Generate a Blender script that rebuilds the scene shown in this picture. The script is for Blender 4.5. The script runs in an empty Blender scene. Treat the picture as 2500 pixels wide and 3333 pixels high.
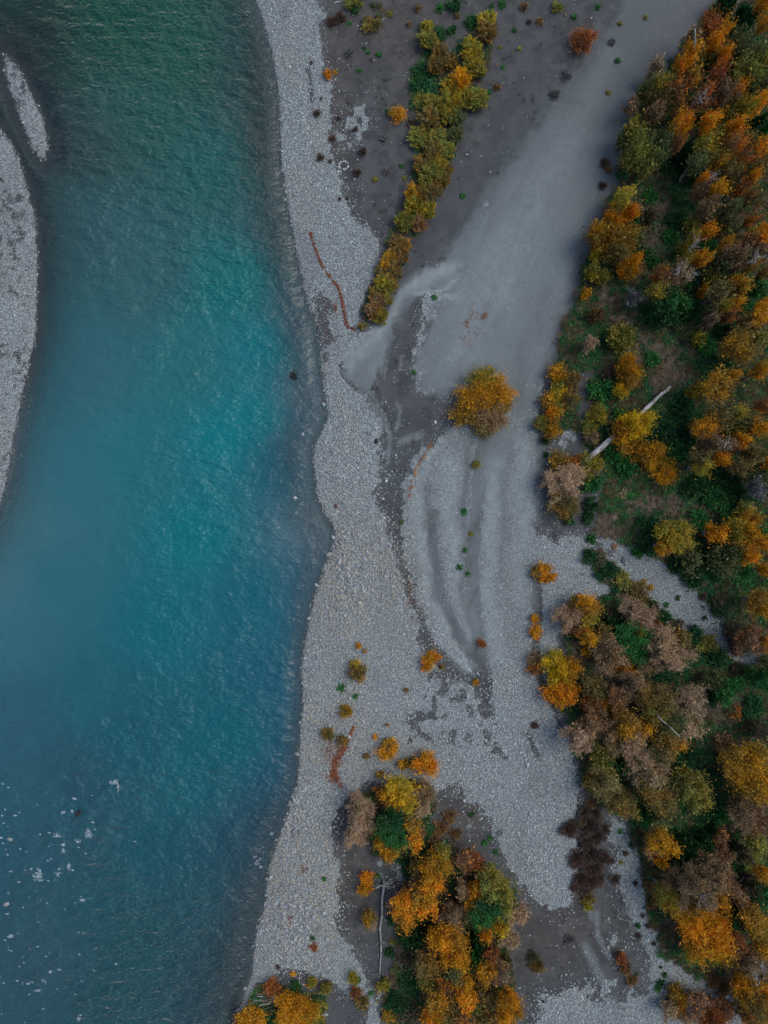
import bpy, math, random
import numpy as np
from mathutils import Vector, Matrix, Euler, noise as mnoise

random.seed(7)
RNG = np.random.default_rng(11)
SC = bpy.context.scene
R = math.radians

# ------------------------------------------------------------------ camera, sky, sun, exposure
CAM_H = 92.0                       # metres above the gravel
PX = 25.0                          # photograph pixels per metre on the ground
cam_d = bpy.data.cameras.new('camera')
cam = bpy.data.objects.new('camera', cam_d)
SC.collection.objects.link(cam)
cam.location = (0, 0, CAM_H)
cam.rotation_euler = (0, 0, 0)
cam_d.sensor_fit = 'VERTICAL'
cam_d.sensor_height = 24.0
cam_d.lens = 24.0 * CAM_H / (3333 / PX)
cam_d.clip_start = 0.5
cam_d.clip_end = 3000
SC.camera = cam

SUN_EL, SUN_AZ = 56.0, 75.0       # degrees; azimuth measured from +Y towards +X
world = bpy.data.worlds.new('World')
SC.world = world
world.use_nodes = True
wn = world.node_tree.nodes; wl = world.node_tree.links
wn.clear()
w_out = wn.new('ShaderNodeOutputWorld'); w_bg = wn.new('ShaderNodeBackground'); w_sky = wn.new('ShaderNodeTexSky')
w_sky.sky_type = 'NISHITA'; w_sky.sun_disc = False
w_sky.sun_elevation = R(SUN_EL); w_sky.sun_rotation = R(SUN_AZ)
w_sky.air_density = 1.0; w_sky.dust_density = 2.2; w_sky.ozone_density = 1.0
w_bg.inputs['Strength'].default_value = 0.14
wl.new(w_sky.outputs[0], w_bg.inputs['Color']); wl.new(w_bg.outputs[0], w_out.inputs['Surface'])

sun_d = bpy.data.lights.new('sun', 'SUN')
sun_d.energy = 1.0; sun_d.angle = R(32); sun_d.color = (0.95, 1.0, 0.985)
sun = bpy.data.objects.new('sun', sun_d)
SC.collection.objects.link(sun)
sd_ = Vector((math.sin(R(SUN_AZ)) * math.cos(R(SUN_EL)), math.cos(R(SUN_AZ)) * math.cos(R(SUN_EL)), math.sin(R(SUN_EL))))
sun.rotation_euler = (-sd_).to_track_quat('-Z', 'Y').to_euler()
sun.location = sd_ * 200

SC.view_settings.view_transform = 'Standard'
SC.view_settings.look = 'None'
SC.view_settings.exposure = 0.27
SC.view_settings.gamma = 1.0
SC.view_settings.use_curve_mapping = False
SC.render.engine = 'CYCLES'
SC.cycles.max_bounces = 4
SC.cycles.diffuse_bounces = 2
SC.cycles.glossy_bounces = 1
SC.cycles.transparent_max_bounces = 4
SC.cycles.transmission_bounces = 2
SC.cycles.use_denoising = True
SC.cycles.use_adaptive_sampling = True
SC.cycles.adaptive_threshold = 0.02

# ------------------------------------------------------------------ coordinates
WATER_Z = -0.35
def W(px, py, z=0.0):
    """photograph pixel -> point of the plane at height z"""
    k = (CAM_H - z) / CAM_H / PX
    return ((px - 1250.0) * k, (1666.5 - py) * k)
DS = 2500.0 / 1659.0
def D2W(p):                         # points read off a 1659 wide print of the plan -> metres
    return [((x * DS - 1250) / PX, (1666.5 - y * DS) / PX) for x, y in p]
def tile(x0, y0, s):
    return lambda x, y: (x0 + x / s, y0 + y / s)
TA = tile(1000, 0, 2.212); TB = tile(1900, 0, 2.765); TC = tile(1900, 600, 2.765)
TD = tile(1700, 1200, 2.074); TE = tile(1700, 1850, 2.074); TF = tile(1800, 2533, 2.37)
TG = tile(1050, 2350, 2.074); TH = tile(950, 650, 2.212)
T4 = tile(1250, 833, 1.327); T6 = tile(1250, 1666, 1.327); T5 = tile(0, 1666, 1.327); T7 = tile(0, 2500, 1.327)
T2 = tile(1250, 0, 1.327); T3 = tile(0, 833, 1.327); T1 = tile(0, 0, 1.327); T8 = tile(1250, 2500, 1.327)
def tD(t, pts):                     # tile points -> print coordinates
    return [(t(x, y)[0] / DS, t(x, y)[1] / DS) for x, y in pts]

# ------------------------------------------------------------------ numpy noise and plan masks
def _hash(ix, iy, seed):
    h = (ix.astype(np.int64) * 374761393 + iy.astype(np.int64) * 668265263 + seed * 1442695041) & 0xffffffff
    h = ((h ^ (h >> 13)) * 1274126177) & 0xffffffff
    h = h ^ (h >> 16)
    return (h & 0xffffff) / float(0xffffff)
def vnoise(x, y, seed=0):
    ix = np.floor(x); iy = np.floor(y); fx = x - ix; fy = y - iy
    fx = fx * fx * fx * (fx * (fx * 6 - 15) + 10); fy = fy * fy * fy * (fy * (fy * 6 - 15) + 10)
    a = _hash(ix, iy, seed); b = _hash(ix + 1, iy, seed); c = _hash(ix, iy + 1, seed); d = _hash(ix + 1, iy + 1, seed)
    return (a * (1 - fx) + b * fx) * (1 - fy) + (c * (1 - fx) + d * fx) * fy
def fbm(x, y, f=1.0, oct=4, seed=0):
    s = 0; a = 1.0; t = 0
    for o in range(oct):
        s = s + a * (vnoise(x * f, y * f, seed + o * 17) * 2 - 1); t += a; a *= 0.55; f *= 2.03
    return s / t
def sstep(a, b, x):
    t = np.clip((x - a) / (b - a), 0, 1)
    return t * t * (3 - 2 * t)
def seg_dist(x, y, pts, closed):
    d = np.full(x.shape, 1e9)
    n = len(pts)
    for i in range(n if closed else n - 1):
        ax, ay = pts[i]; bx, by = pts[(i + 1) % n]
        vx, vy = bx - ax, by - ay
        L = vx * vx + vy * vy + 1e-12
        t = np.clip(((x - ax) * vx + (y - ay) * vy) / L, 0, 1)
        d = np.minimum(d, (x - ax - t * vx) ** 2 + (y - ay - t * vy) ** 2)
    return np.sqrt(d)
def inside(x, y, pts):
    c = np.zeros(x.shape, bool)
    n = len(pts)
    for i in range(n):
        ax, ay = pts[i]; bx, by = pts[(i + 1) % n]
        if ay == by: continue
        cond = ((ay > y) != (by > y)) & (x < (bx - ax) * (y - ay) / (by - ay) + ax)
        c ^= cond
    return c
def sdf(x, y, pts):                 # positive inside
    d = seg_dist(x, y, pts, True)
    return np.where(inside(x, y, pts), d, -d)

# ---- plan outlines, in print coordinates
SHORE_R = [(535, -60), (553, 0), (570, 50), (583, 100), (597, 170), (605, 240), (607, 330), (612, 385), (622, 440), (632, 490), (642, 553), (655, 620),
           (670, 660), (685, 700), (690, 740), (694, 790), (700, 833), (706, 880), (708, 905), (690, 940), (676, 968), (680, 1020), (687, 1078), (700, 1106),
           (718, 1135), (723, 1155), (718, 1185), (708, 1210), (690, 1260), (675, 1305), (662, 1370), (655, 1416), (651, 1460), (655, 1505), (651, 1560),
           (646, 1630), (644, 1689), (632, 1730), (616, 1774), (590, 1845), (577, 1905), (573, 1959), (552, 2019), (544, 2109), (530, 2144), (515, 2189), (495, 2240), (470, 2400)]
SHORE_L = [(-30, 235), (0, 275), (25, 310), (45, 360), (60, 410), (72, 455), (78, 500), (80, 560), (78, 620), (76, 700), (72, 740), (56, 810), (46, 863), (36, 905),
           (28, 950), (20, 1000), (12, 1040), (0, 1075), (-30, 1140), (-80, 1230)]
ISLET = [(4, 114), (20, 120), (40, 146), (58, 182), (76, 220), (91, 258), (100, 290), (102, 322), (94, 343), (77, 337), (61, 310), (46, 270), (35, 238), (22, 205), (9, 165)]
LAND_R = D2W(SHORE_R + [(8000, 2400), (8000, -60)])
LAND_R = D2W([(300, -6000)] + SHORE_R + [(250, 8000), (9000, 8000), (9000, -6000)])
LAND_L = D2W(SHORE_L + [(-900, 1500), (-7000, 2500), (-7000, -300), (-900, 100)])
ISLE = D2W(ISLET)

GRAVEL_BAND = [(480, -60), (695, -60), (697, 60), (705, 130), (712, 200), (718, 270), (722, 320), (738, 380), (750, 430), (775, 475), (800, 490), (820, 520),
               (818, 570), (802, 615), (790, 660), (775, 715), (690, 745), (600, 700), (560, 300)]
GRAVEL_MAIN = [(600, 740), (690, 738), (775, 713), (830, 700), (870, 640), (930, 590), (985, 575), (1010, 600), (1000, 680), (1060, 760), (1100, 800), (1180, 780), (1165, 870),
               (1160, 960), (1163, 1060), (1163, 1125), (1190, 1165), (1225, 1148), (1270, 1165), (1330, 1205), (1420, 1262), (1500, 1322), (1560, 1395), (1605, 1425),
               (1570, 1420), (1440, 1345), (1335, 1270), (1310, 1290), (1222, 1322), (1200, 1400), (1180, 1450), (1200, 1540), (1232, 1600), (1252, 1700), (1240, 1800),
               (1245, 1880), (1235, 1940), (1212, 1985), (1160, 1950), (1120, 1900), (1090, 1850), (1040, 1790), (960, 1725), (900, 1705), (800, 1690), (752, 1720), (730, 1780),
               (722, 1840), (745, 1900), (732, 1960), (770, 2020), (788, 2080), (800, 2140), (770, 2165), (700, 2115), (620, 2092), (565, 2130), (530, 2180), (440, 2240),
               (480, 2100), (520, 1800), (560, 1500), (600, 1200)]
GRAVEL_LOW = tD(TF, [(450, 270), (580, 330), (650, 600), (760, 900), (880, 1080), (930, 1250), (1050, 1330), (1200, 1400), (1400, 1500), (1500, 1800), (1750, 2200), (0, 2200), (-120, 1900), (-130, 1640),
                     (0, 1600), (200, 1575), (480, 1560), (640, 1600), (720, 1450), (640, 1200), (560, 1050), (480, 880), (400, 800), (480, 600), (430, 420)])
GRAVEL_TAIL = tD(TG, [(300, 1830), (380, 1830), (395, 2200), (290, 2200)])
FINE_ROAD = [(1420, -60), (1560, -60), (1535, 0), (1515, 60), (1440, 150), (1390, 210), (1350, 290), (1330, 370), (1300, 430), (1272, 510), (1245, 620), (1205, 690), (1190, 780), (1168, 870),
             (1160, 960), (1165, 1060), (1160, 1130), (1040, 1130), (1045, 940), (1100, 900), (1060, 800), (960, 860), (910, 840), (900, 780), (920, 700), (960, 620),
             (985, 570), (965, 555), (995, 505), (1065, 405), (1135, 300), (1205, 190), (1290, 70), (1350, -20)]
FINE_LOBE = [(985, 558), (930, 578), (870, 620), (830, 690), (770, 750), (742, 785), (765, 825), (800, 845), (838, 760), (850, 690), (880, 650), (940, 628), (975, 640), (1000, 600)]
SANDS = [
    ([(845, 690), (870, 650), (905, 645), (915, 690), (895, 740), (890, 800), (905, 850), (960, 862), (985, 878), (975, 925), (935, 952), (900, 985), (880, 1015), (864, 1060),
      (858, 1120), (864, 1180), (884, 1260), (908, 1330), (918, 1392), (898, 1330), (876, 1270), (852, 1170), (835, 1120), (815, 1075), (822, 1000), (835, 960), (830, 920),
      (805, 882), (790, 852), (810, 840), (800, 800), (800, 770), (830, 740)], 1.0, 0.5),
    (tD(TD, [(105, 520), (170, 490), (250, 540), (420, 500), (340, 620), (230, 720), (200, 850), (300, 980), (400, 850), (560, 690), (610, 760), (500, 850), (480, 1060),
             (420, 1100), (370, 1115), (300, 1062), (250, 1090), (220, 1160), (100, 1100), (110, 800)]), 1.0, 0.35),
    (tD(TD, [(350, 40), (480, 40), (440, 300), (420, 500), (250, 540), (260, 300)]), 0.8, 0.5),
    (tD(TG, [(170, 520), (110, 600), (75, 850), (180, 900), (110, 1000), (200, 1150), (225, 1250), (100, 1350), (180, 1480), (290, 1640), (440, 1660), (480, 1500), (400, 1300),
             (380, 1080), (300, 900), (230, 850), (180, 760)]), 1.0, 0.4),
    (tD(TG, [(740, 470), (900, 430), (1050, 530), (1170, 700), (1190, 850), (1230, 1000), (1100, 920), (860, 830), (700, 780), (680, 600)]), 0.85, 0.7),
    (tD(TG, [(1290, 1190), (1400, 1205), (1500, 1280), (1680, 1330), (1680, 1640), (1560, 1760), (1480, 1650), (1330, 1560), (1270, 1350)]), 1.0, 0.4),
    (tD(TF, [(-10, 1085), (170, 1000), (200, 930), (300, 1010), (340, 880), (450, 900), (565, 1100), (655, 1330), (725, 1400), (695, 1650), (600, 1680), (500, 1510),
             (420, 1560), (300, 1600), (200, 1575), (-10, 1620)]), 1.0, 0.4),
    (tD(TE, [(1210, 1010), (1300, 990), (1420, 1030), (1400, 1100), (1300, 1150), (1260, 1250), (1220, 1130)]), 0.9, 0.4),
    ([(672, 640), (700, 630), (720, 665), (700, 690), (706, 740), (690, 740), (684, 690)], 0.8, 0.6),
]
STREAKS = [   # dark sandy runnels: points, half width m, strength
    ([(1050, 930), (1035, 1000), (1030, 1100), (1020, 1200), (1024, 1330), (1043, 1440), (1050, 1535)], 0.62, 0.85),
    ([(938, 1110), (933, 1180), (955, 1290), (990, 1370), (1030, 1440)], 0.5, 0.8),
    ([(1155, 1245), (1162, 1330), (1155, 1430), (1175, 1490)], 0.4, 0.9),
    ([(915, 1380), (960, 1430), (1030, 1475)], 0.7, 0.7),
    ([(1085, 930), (1060, 1020)], 0.9, 0.45),
    ([(950, 885), (1000, 870)], 1.2, 0.6),
    ([(738, 790), (755, 825), (790, 850)], 0.35, 0.9),
    ([(665, 150), (672, 180), (676, 215)], 0.25, 0.6), ([(690, 650), (700, 700), (702, 770)], 0.4, 0.5),
    (tD(T6, [(620, 960), (660, 1060)]), 0.25, 0.9), (tD(T6, [(480, 1000), (520, 1060)]), 0.25, 0.8),
]
PALES = [
    ([(838, 760), (832, 790), (830, 815)], .16), ([(812, 785), (806, 805), (812, 822)], .22), ([(870, 770), (862, 800)], .2), ([(780, 845), (800, 868), (818, 900)], .18), ([(858, 870), (864, 900), (856, 930)], .2),   # pale silt tongues inside the dark channel
    ([(828, 745), (826, 775), (822, 805)], 0.28), ([(800, 850), (825, 890), (840, 935), (842, 960), (836, 1000)], 0.3),
    ([(800, 800), (820, 778)], 0.35), ([(865, 955), (905, 940)], 0.5), (tD(TF, [(330, 1040), (360, 1250), (440, 1390)]), 0.35), (tD(TF, [(250, 1300), (330, 1450), (380, 1560)]), 0.6),
    (tD(TF, [(290, 1010), (310, 1080)]), 0.4),
]
PATCHY = [   # half covered gravel: outline, gravel amount
    ([(900, 1390), (960, 1430), (1040, 1470), (1065, 1560), (1080, 1640), (990, 1620), (880, 1600), (880, 1540), (930, 1480)], 0.62),
    ([(740, 215), (795, 205), (800, 270), (770, 300), (735, 290)], 0.5), (tD(TA, [(200, 930), (380, 930), (330, 1080), (210, 1060)]), 0.55),
    ([(1085, 190), (1150, 180), (1120, 300), (1070, 400), (1040, 390), (1060, 300)], 0.16),
    ([(1000, 490), (1060, 400), (1085, 410), (1020, 520)], 0.35),
    (tD(TG, [(880, 580), (1030, 620), (1080, 760), (960, 860), (850, 760)]), 0.3),
    (tD(TD, [(240, 420), (330, 350), (420, 420), (330, 560), (260, 560)]), 0.5),
    (tD(TD, [(490, 850), (600, 830), (720, 1000), (800, 1150), (900, 1280), (800, 1290), (640, 1180), (560, 1000)]), 0.4),
    (tD(TF, [(-80, 1120), (160, 1060), (480, 960), (640, 1300), (700, 1420), (620, 1640), (420, 1500), (200, 1540)]), 0.20), (tD(TF, [(150, 1540), (420, 1480), (640, 1600), (600, 1760), (300, 1700)]), .45), (tD(TG, [(120, 1000), (200, 1100), (240, 1300), (200, 1450), (100, 1350)]), .35),
    (tD(TF, [(380, 1080), (430, 1050), (500, 1250), (440, 1300)]), 0.45), (tD(TF, [(-60, 1150), (60, 1180), (160, 1400), (40, 1420)]), 0.25),
    (tD(TE, [(1100, 620), (1240, 640), (1260, 760), (1140, 850), (1260, 960), (1200, 980), (1080, 780)]), 0.5),
    (tD(TG, [(380, 930), (560, 930), (560, 1080), (400, 1080)]), 0.55),
]
VEGS = [
    ([(1560, -60), (1545, 0), (1500, 55), (1450, 130), (1400, 190), (1345, 290), (1335, 390), (1303, 440), (1278, 520), (1252, 620), (1215, 700), (1205, 790), (1180, 880), (1175, 920), (1200, 930),
      (1245, 930), (1250, 810), (1290, 800), (1260, 960), (1310, 1010), (1290, 1080), (1280, 1160), (1340, 1190), (1400, 1232), (1480, 1275), (1560, 1330), (1600, 1405), (1659, 1425), (4000, 1430), (4000, -60)], 1.0, 0.8),
    ([(1265, 1178), (1300, 1190), (1340, 1240), (1430, 1318), (1510, 1375), (1590, 1432), (4000, 1450), (4000, 4000), (1800, 2600), (1640, 2240), (1560, 2130), (1480, 2095), (1425, 2060), (1400, 1985), (1375, 1860),
      (1355, 1760), (1262, 1735), (1252, 1650), (1228, 1580), (1220, 1480), (1215, 1350), (1290, 1300), (1330, 1280), (1260, 1210)], 0.9, 0.7),
    (tD(TG, [(480, 360), (740, 430), (740, 700), (1060, 900), (1270, 1100), (1320, 1300), (1260, 1500), (1310, 1800), (1340, 2400), (410, 2400), (400, 1850), (520, 1500), (500, 1300), (570, 1000), (320, 870), (190, 700), (220, 530), (380, 420)]), 0.85, 0.6),
    (tD(TA, [(800, 180), (900, 200), (1000, 400), (1150, 250), (1330, 80), (1370, 200), (1270, 520), (1280, 700), (1120, 850), (1080, 1050), (1000, 1300), (880, 1500), (830, 1660), (640, 1660), (700, 1350), (780, 1150), (790, 900), (720, 760), (710, 640), (780, 450)]), 0.6, 0.6),
    (tD(TH, [(800, 0), (1030, 0), (960, 150), (880, 350), (780, 500), (740, 680), (620, 860), (520, 900), (510, 820), (600, 550), (650, 350)]), 0.6, 0.4),
    (tD(T7, [(1090, 930), (1400, 960), (1420, 1150), (1000, 1150), (1040, 1040)]), 0.7, 0.5),
    (tD(TA, [(250, -60), (560, -60), (560, 200), (420, 230), (380, 80)]), 0.4, 1.0),
    (tD(TG, [(1270, 1500), (1500, 1560), (1560, 1740), (1340, 1600)]), 0.35, 0.8),
    (tD(TF, [(480, 1330), (600, 1360), (660, 1600), (560, 1620)]), 0.35, 0.6),
]
# leaf litter and dry grass: x, y, rx, ry (print coordinates)
LITTER = [(*tD(TC, [(650, 300)])[0], 40, 62), (*tD(TC, [(200, 1000)])[0], 28, 26), (*tD(TC, [(330, 1230)])[0], 32, 18), (*tD(TC, [(560, 1500)])[0], 50, 32), (*tD(TC, [(850, 1480)])[0], 45, 35),
          (*tD(TD, [(900, 920)])[0], 66, 26), (*tD(TD, [(1250, 960)])[0], 45, 22), (*tD(TD, [(560, 1080)])[0], 32, 30), (*tD(TD, [(930, 280)])[0], 18, 14), (*tD(TD, [(740, 1500)])[0], 30, 40),
          (*tD(TE, [(1380, 920)])[0], 45, 26), (*tD(TE, [(620, 700)])[0], 50, 40), (*tD(TG, [(930, 800)])[0], 50, 30), (*tD(TF, [(1350, 1560)])[0], 40, 50), (*tD(TF, [(1400, 820)])[0], 40, 40),
          (*tD(TB, [(1430, 150)])[0], 30, 40), (*tD(TE, [(330, 560)])[0], 40, 30), (*tD(TE, [(420, 1560)])[0], 30, 40), (*tD(TD, [(1000, 60)])[0], 40, 30)]
MOSS = [(*tD(TC, [(880, 200)])[0], 30, 70, 1), (*tD(TC, [(560, 60)])[0], 40, 16, 1), (*tD(TC, [(280, 900)])[0], 22, 16, 1), (*tD(TC, [(480, 1110)])[0], 18, 28, 1), (*tD(TC, [(100, 1420)])[0], 24, 34, 1),
        (*tD(TC, [(900, 1350)])[0], 26, 50, 1), (*tD(TC, [(1100, 1520)])[0], 28, 40, 1), (*tD(TD, [(940, 380)])[0], 34, 34, 1), (*tD(TD, [(1100, 250)])[0], 20, 40, 1), (*tD(TD, [(660, 640)])[0], 30, 34, 1),
        (*tD(TD, [(1190, 790)])[0], 44, 30, 1), (*tD(TD, [(840, 1120)])[0], 22, 46, 1), (*tD(TD, [(720, 900)])[0], 28, 20, 1), (*tD(TD, [(600, 100)])[0], 28, 30, 1), (*tD(TB, [(900, 1480)])[0], 30, 30, 1),
        (*tD(TE, [(1040, 670)])[0], 28, 14, 1), (*tD(TE, [(1180, 1260)])[0], 26, 22, 1), (*tD(TF, [(1060, 540)])[0], 38, 42, 1), (*tD(TF, [(1180, 240)])[0], 20, 40, 1), (*tD(TE, [(1290, 600)])[0], 40, 22, 1),
        (*tD(TE, [(1540, 940)])[0], 20, 26, 1), (*tD(TB, [(1280, 80)])[0], 26, 26, 1), (*tD(TA, [(830, 600)])[0], 24, 44, 1), (*tD(TD, [(1250, 1450)])[0], 60, 26, 1), (*tD(TC, [(700, 700)])[0], 30, 26, 1)]
# cobble size by place: x, y, radius (print), size factor
FOOTPATH = [(1215, 1150), (1290, 1160), (1371, 1180), (1416, 1209), (1461, 1236), (1506, 1277), (1544, 1313), (1560, 1355), (1578, 1400), (1630, 1418), (1700, 1428), (1700, 1436), (1608, 1430), (1570, 1424), (1528, 1395), (1477, 1363), (1435, 1328), (1394, 1280), (1352, 1227), (1318, 1190), (1270, 1175)]
FINE_BANDS = [(870, 1060), (920, 975), (985, 938), (1040, 925), (1165, 890), (1168, 1140), (1155, 1430), (1070, 1450), (1000, 1400), (930, 1330), (885, 1200)]
PALE_BANDS = [([(985, 568), (930, 590), (880, 632), (850, 690), (800, 740), (752, 788)], 1.0, .55), ([(985, 612), (960, 622), (925, 628), (900, 640)], .4, .55), ([(1000, 650), (965, 640), (930, 650)], .35, .5), ([(900, 1080), (905, 1180), (930, 1290), (975, 1390), (1010, 1440)], .9, .5), ([(975, 1000), (970, 1120), (985, 1250), (1015, 1370)], 1.0, .45), ([(1065, 1000), (1055, 1150), (1060, 1300), (1075, 1420)], 1.1, .4),
              ([(1110, 500), (1040, 620), (990, 760)], 2.2, .25), ([(1230, 300), (1140, 470), (1080, 640)], 2.4, .25), ([(1130, 960), (1125, 1120), (1120, 1300)], 1.0, .35), ([(940, 970), (905, 1040), (890, 1110)], .7, .45), ([(1320, 120), (1220, 290), (1150, 430)], 1.6, .15)]
DARK_BANDS = [([(1010, 950), (1003, 1100), (1000, 1210), (1008, 1330), (1035, 1440)], .55, .5), ([(928, 1060), (925, 1180), (950, 1290), (990, 1385)], .6, .5), ([(1095, 960), (1085, 1100), (1080, 1250)], .5, .35), ([(880, 660), (865, 720), (850, 770)], 1.0, .5), ([(1180, 640), (1130, 760), (1120, 880)], 1.2, .3)]
COARSE = [(755, 1250, 110, 2.0), (620, 1980, 110, 1.8), (640, 1780, 90, 1.8), (690, 1560, 90, 1.5), (1240, 2080, 120, 1.35), (1180, 1920, 90, 1.25), (760, 1000, 90, 1.15), (660, 1400, 80, 1.4)]

# water colour read at places (print x, y, sRGB 0..255, clarity 0..1)
WCOL = [(250, 50, 8, 64, 56, .05), (60, 60, 24, 52, 48, .25), (400, 100, 20, 72, 66, .05), (300, 250, 28, 76, 76, .1), (520, 100, 26, 64, 68, .15), (450, 350, 22, 82, 86, .05), (200, 300, 40, 76, 82, .2),
        (200, 500, 46, 86, 98, .2), (300, 600, 44, 86, 98, .2), (500, 600, 12, 96, 104, 0), (575, 750, 4, 100, 116, 0), (560, 900, 6, 104, 120, 0), (400, 800, 34, 96, 108, .15), (200, 800, 44, 92, 110, .2), (480, 950, 6, 104, 120, 0),
        (300, 1000, 34, 98, 116, .2), (150, 1050, 42, 96, 116, .2), (100, 1250, 36, 92, 114, .18), (420, 1150, 8, 100, 116, 0), (350, 1350, 16, 92, 112, .05), (550, 1300, 18, 86, 108, .1), (300, 1600, 18, 80, 100, .1),
        (500, 1600, 12, 84, 102, .05), (150, 1700, 30, 76, 98, .3), (350, 1850, 18, 74, 92, .1), (100, 1850, 38, 78, 98, .35), (500, 1850, 28, 70, 90, .12), (300, 2050, 20, 68, 80, .15), (450, 2100, 26, 62, 78, .2),
        (100, 2100, 40, 74, 92, .35), (30, 1550, 40, 84, 108, .35), (60, 1150, 50, 96, 114, .2), (600, 1000, 22, 84, 108, .2), (600, 1450, 20, 82, 106, .1),
        (676, 850, 74, 96, 116, 0), (660, 700, 62, 84, 100, 0), (628, 500, 52, 74, 84, 0), (600, 300, 48, 64, 70, 0), (575, 130, 42, 58, 62, 0), (664, 960, 66, 94, 116, 0), (700, 1140, 76, 98, 116, 0), (670, 1290, 46, 86, 110, 0), (644, 1470, 38, 82, 108, 0), (636, 1650, 32, 76, 102, 0), (588, 1800, 38, 68, 88, 0), (548, 1960, 46, 66, 80, 0), (520, 2100, 48, 64, 74, 0),
        (4, 1120, 62, 100, 116, 0), (4, 1250, 56, 98, 116, 0), (4, 1380, 44, 92, 114, .1), (200, 1500, 30, 86, 106, .15), (80, 1700, 38, 82, 102, .25), (230, 1950, 26, 74, 90, .2), (100, 2000, 38, 76, 94, .3), (250, 2180, 24, 68, 80, .2), (420, 1950, 24, 70, 86, .1), (400, 1700, 18, 84, 102, .05)]
SHALLOW = [(-100, 2.2), (0, 2.2), (300, 2.8), (600, 3.0), (850, 4.0), (950, 4.4), (1100, 3.6), (1300, 2.2), (1600, 1.6), (1900, 3.0), (2100, 3.8), (2400, 3.8)]

def srgb(r, g, b):
    c = np.array([r, g, b], float) / 255.0
    return np.where(c <= 0.04045, c / 12.92, ((c + 0.055) / 1.055) ** 2.4)

def bell(x, y, e):
    (cx, cy), = D2W([(e[0], e[1])])
    rx = e[2] * DS / PX; ry = e[3] * DS / PX
    return np.exp(-(((x - cx) / rx) ** 2 + ((y - cy) / ry) ** 2))

def plan(x, y):
    """every mask of the ground at points x, y (metres)"""
    m = {}
    wx = x + 0.85 * fbm(x, y, .45, 5, 3) + 0.4 * fbm(x, y, 1.9, 3, 4); wy = y + 0.85 * fbm(x, y, .45, 5, 5) + 0.4 * fbm(x, y, 1.9, 3, 6)
    sx = x + 0.22 * fbm(x, y, 1.3, 4, 7); sy = y + 0.22 * fbm(x, y, 1.3, 4, 8)
    shr = sdf(sx, sy, LAND_R); shl = sdf(sx, sy, LAND_L); shi = sdf(sx, sy, ISLE)
    sh = np.maximum(np.maximum(shr, shl), shi)
    m['shore'] = sh; m['shore_l'] = np.maximum(shl, shi); m['shore_r'] = shr
    def P(pts, soft=.5):
        return sstep(-soft, soft, sdf(wx, wy, D2W(pts)))
    g = np.maximum.reduce([P(GRAVEL_BAND, .9), P(GRAVEL_MAIN, .8), P(GRAVEL_LOW, 2.2), P(GRAVEL_TAIL, .6)])
    fine = P(FINE_ROAD, 2.6); lobe = P(FINE_LOBE, .4)
    g = g * (1 - .75 * sstep(.2, .9, fine) * (1 - sstep(-36, -26, -y))) if False else g
    road_up = sstep(-2, 22, y)      # the upper, trodden end of the fan is packed silt
    g = np.maximum(g, fine * (0.78 - 0.55 * road_up))
    g = np.where(fine > .5, np.minimum(g, 1 - 0.62 * road_up * fine), g)
    g = np.maximum(g * (1 - lobe), lobe * .35)
    for pts, v, soft in SANDS:
        g = g * (1 - v * P(pts, soft * 1.2 + .9))
    for pts, v in PATCHY:
        k = P(pts, 1.2); n = sstep(1 - v - .25, 1 - v + .25, .5 + .5 * fbm(x, y, .9, 4, 21))
        g = g * (1 - k) + k * n
    for pts, w, v in STREAKS:
        d = seg_dist(x + .35 * fbm(x, y, .8, 3, 31), y + .35 * fbm(x, y, .8, 3, 32), D2W(pts), False)
        g = g * (1 - v * (1 - sstep(w * .4, w * 2.3, d)))
    pale = np.zeros_like(x)
    for pts, w in PALES:
        d = seg_dist(x + .3 * fbm(x, y, .9, 3, 33), y + .3 * fbm(x, y, .9, 3, 34), D2W(pts), False)
        pale = np.maximum(pale, 1 - sstep(w * .4, w * 1.5, d))
    g = np.where(np.maximum(shl, shi) > -3, np.maximum(g, sstep(-.2, .3, np.maximum(shl, shi)) * (.8 + .3 * fbm(x, y, .25, 3, 9))), g)
    pb = np.zeros_like(x); db_ = np.zeros_like(x)
    bx_, by_ = x + .9 * fbm(x, y, .3, 3, 37), y + .9 * fbm(x, y, .3, 3, 38)
    for pts, w, v in PALE_BANDS: pb = np.maximum(pb, v * np.exp(-(seg_dist(bx_, by_, D2W(pts), False) / w) ** 2))
    for pts, w, v in DARK_BANDS: db_ = np.maximum(db_, v * np.exp(-(seg_dist(bx_, by_, D2W(pts), False) / w) ** 2))
    m['band_pale'] = pb; m['band_dark'] = db_
    m['pale'] = pale * sstep(.1, .55, .5 + .5 * fbm(x, y, 1.1, 4, 36) + .12)
    veg = np.zeros_like(x)
    for pts, v, soft in VEGS:
        veg = np.maximum(veg, v * P(pts, soft))
    fp = P(FOOTPATH, .8)                     # footpath worn through the wood
    veg = veg * (1 - fp); g = np.maximum(g, fp * .95)
    m['veg'] = veg
    m['gravel'] = np.clip(g, 0, 1) * (1 - .8 * sstep(.4, .9, veg))
    m['fine'] = np.maximum.reduce([fine * .9, lobe, .55 * P(FINE_BANDS, 1.5), .5 * fp])
    lit = np.zeros_like(x); moss = np.zeros_like(x)
    for e in LITTER: lit = np.maximum(lit, bell(wx, wy, e))
    for e in MOSS: moss = np.maximum(moss, bell(wx, wy, e))
    m['litter'] = np.clip(lit * 1.4, 0, 1); m['moss'] = np.clip(moss * 1.4, 0, 1)
    sz = np.ones_like(x)
    for cx, cy, r, f in COARSE:
        sz = np.maximum(sz, 1 + (f - 1) * bell(x, y, (cx, cy, r, r)))
    m['size'] = sz
    return m

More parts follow.
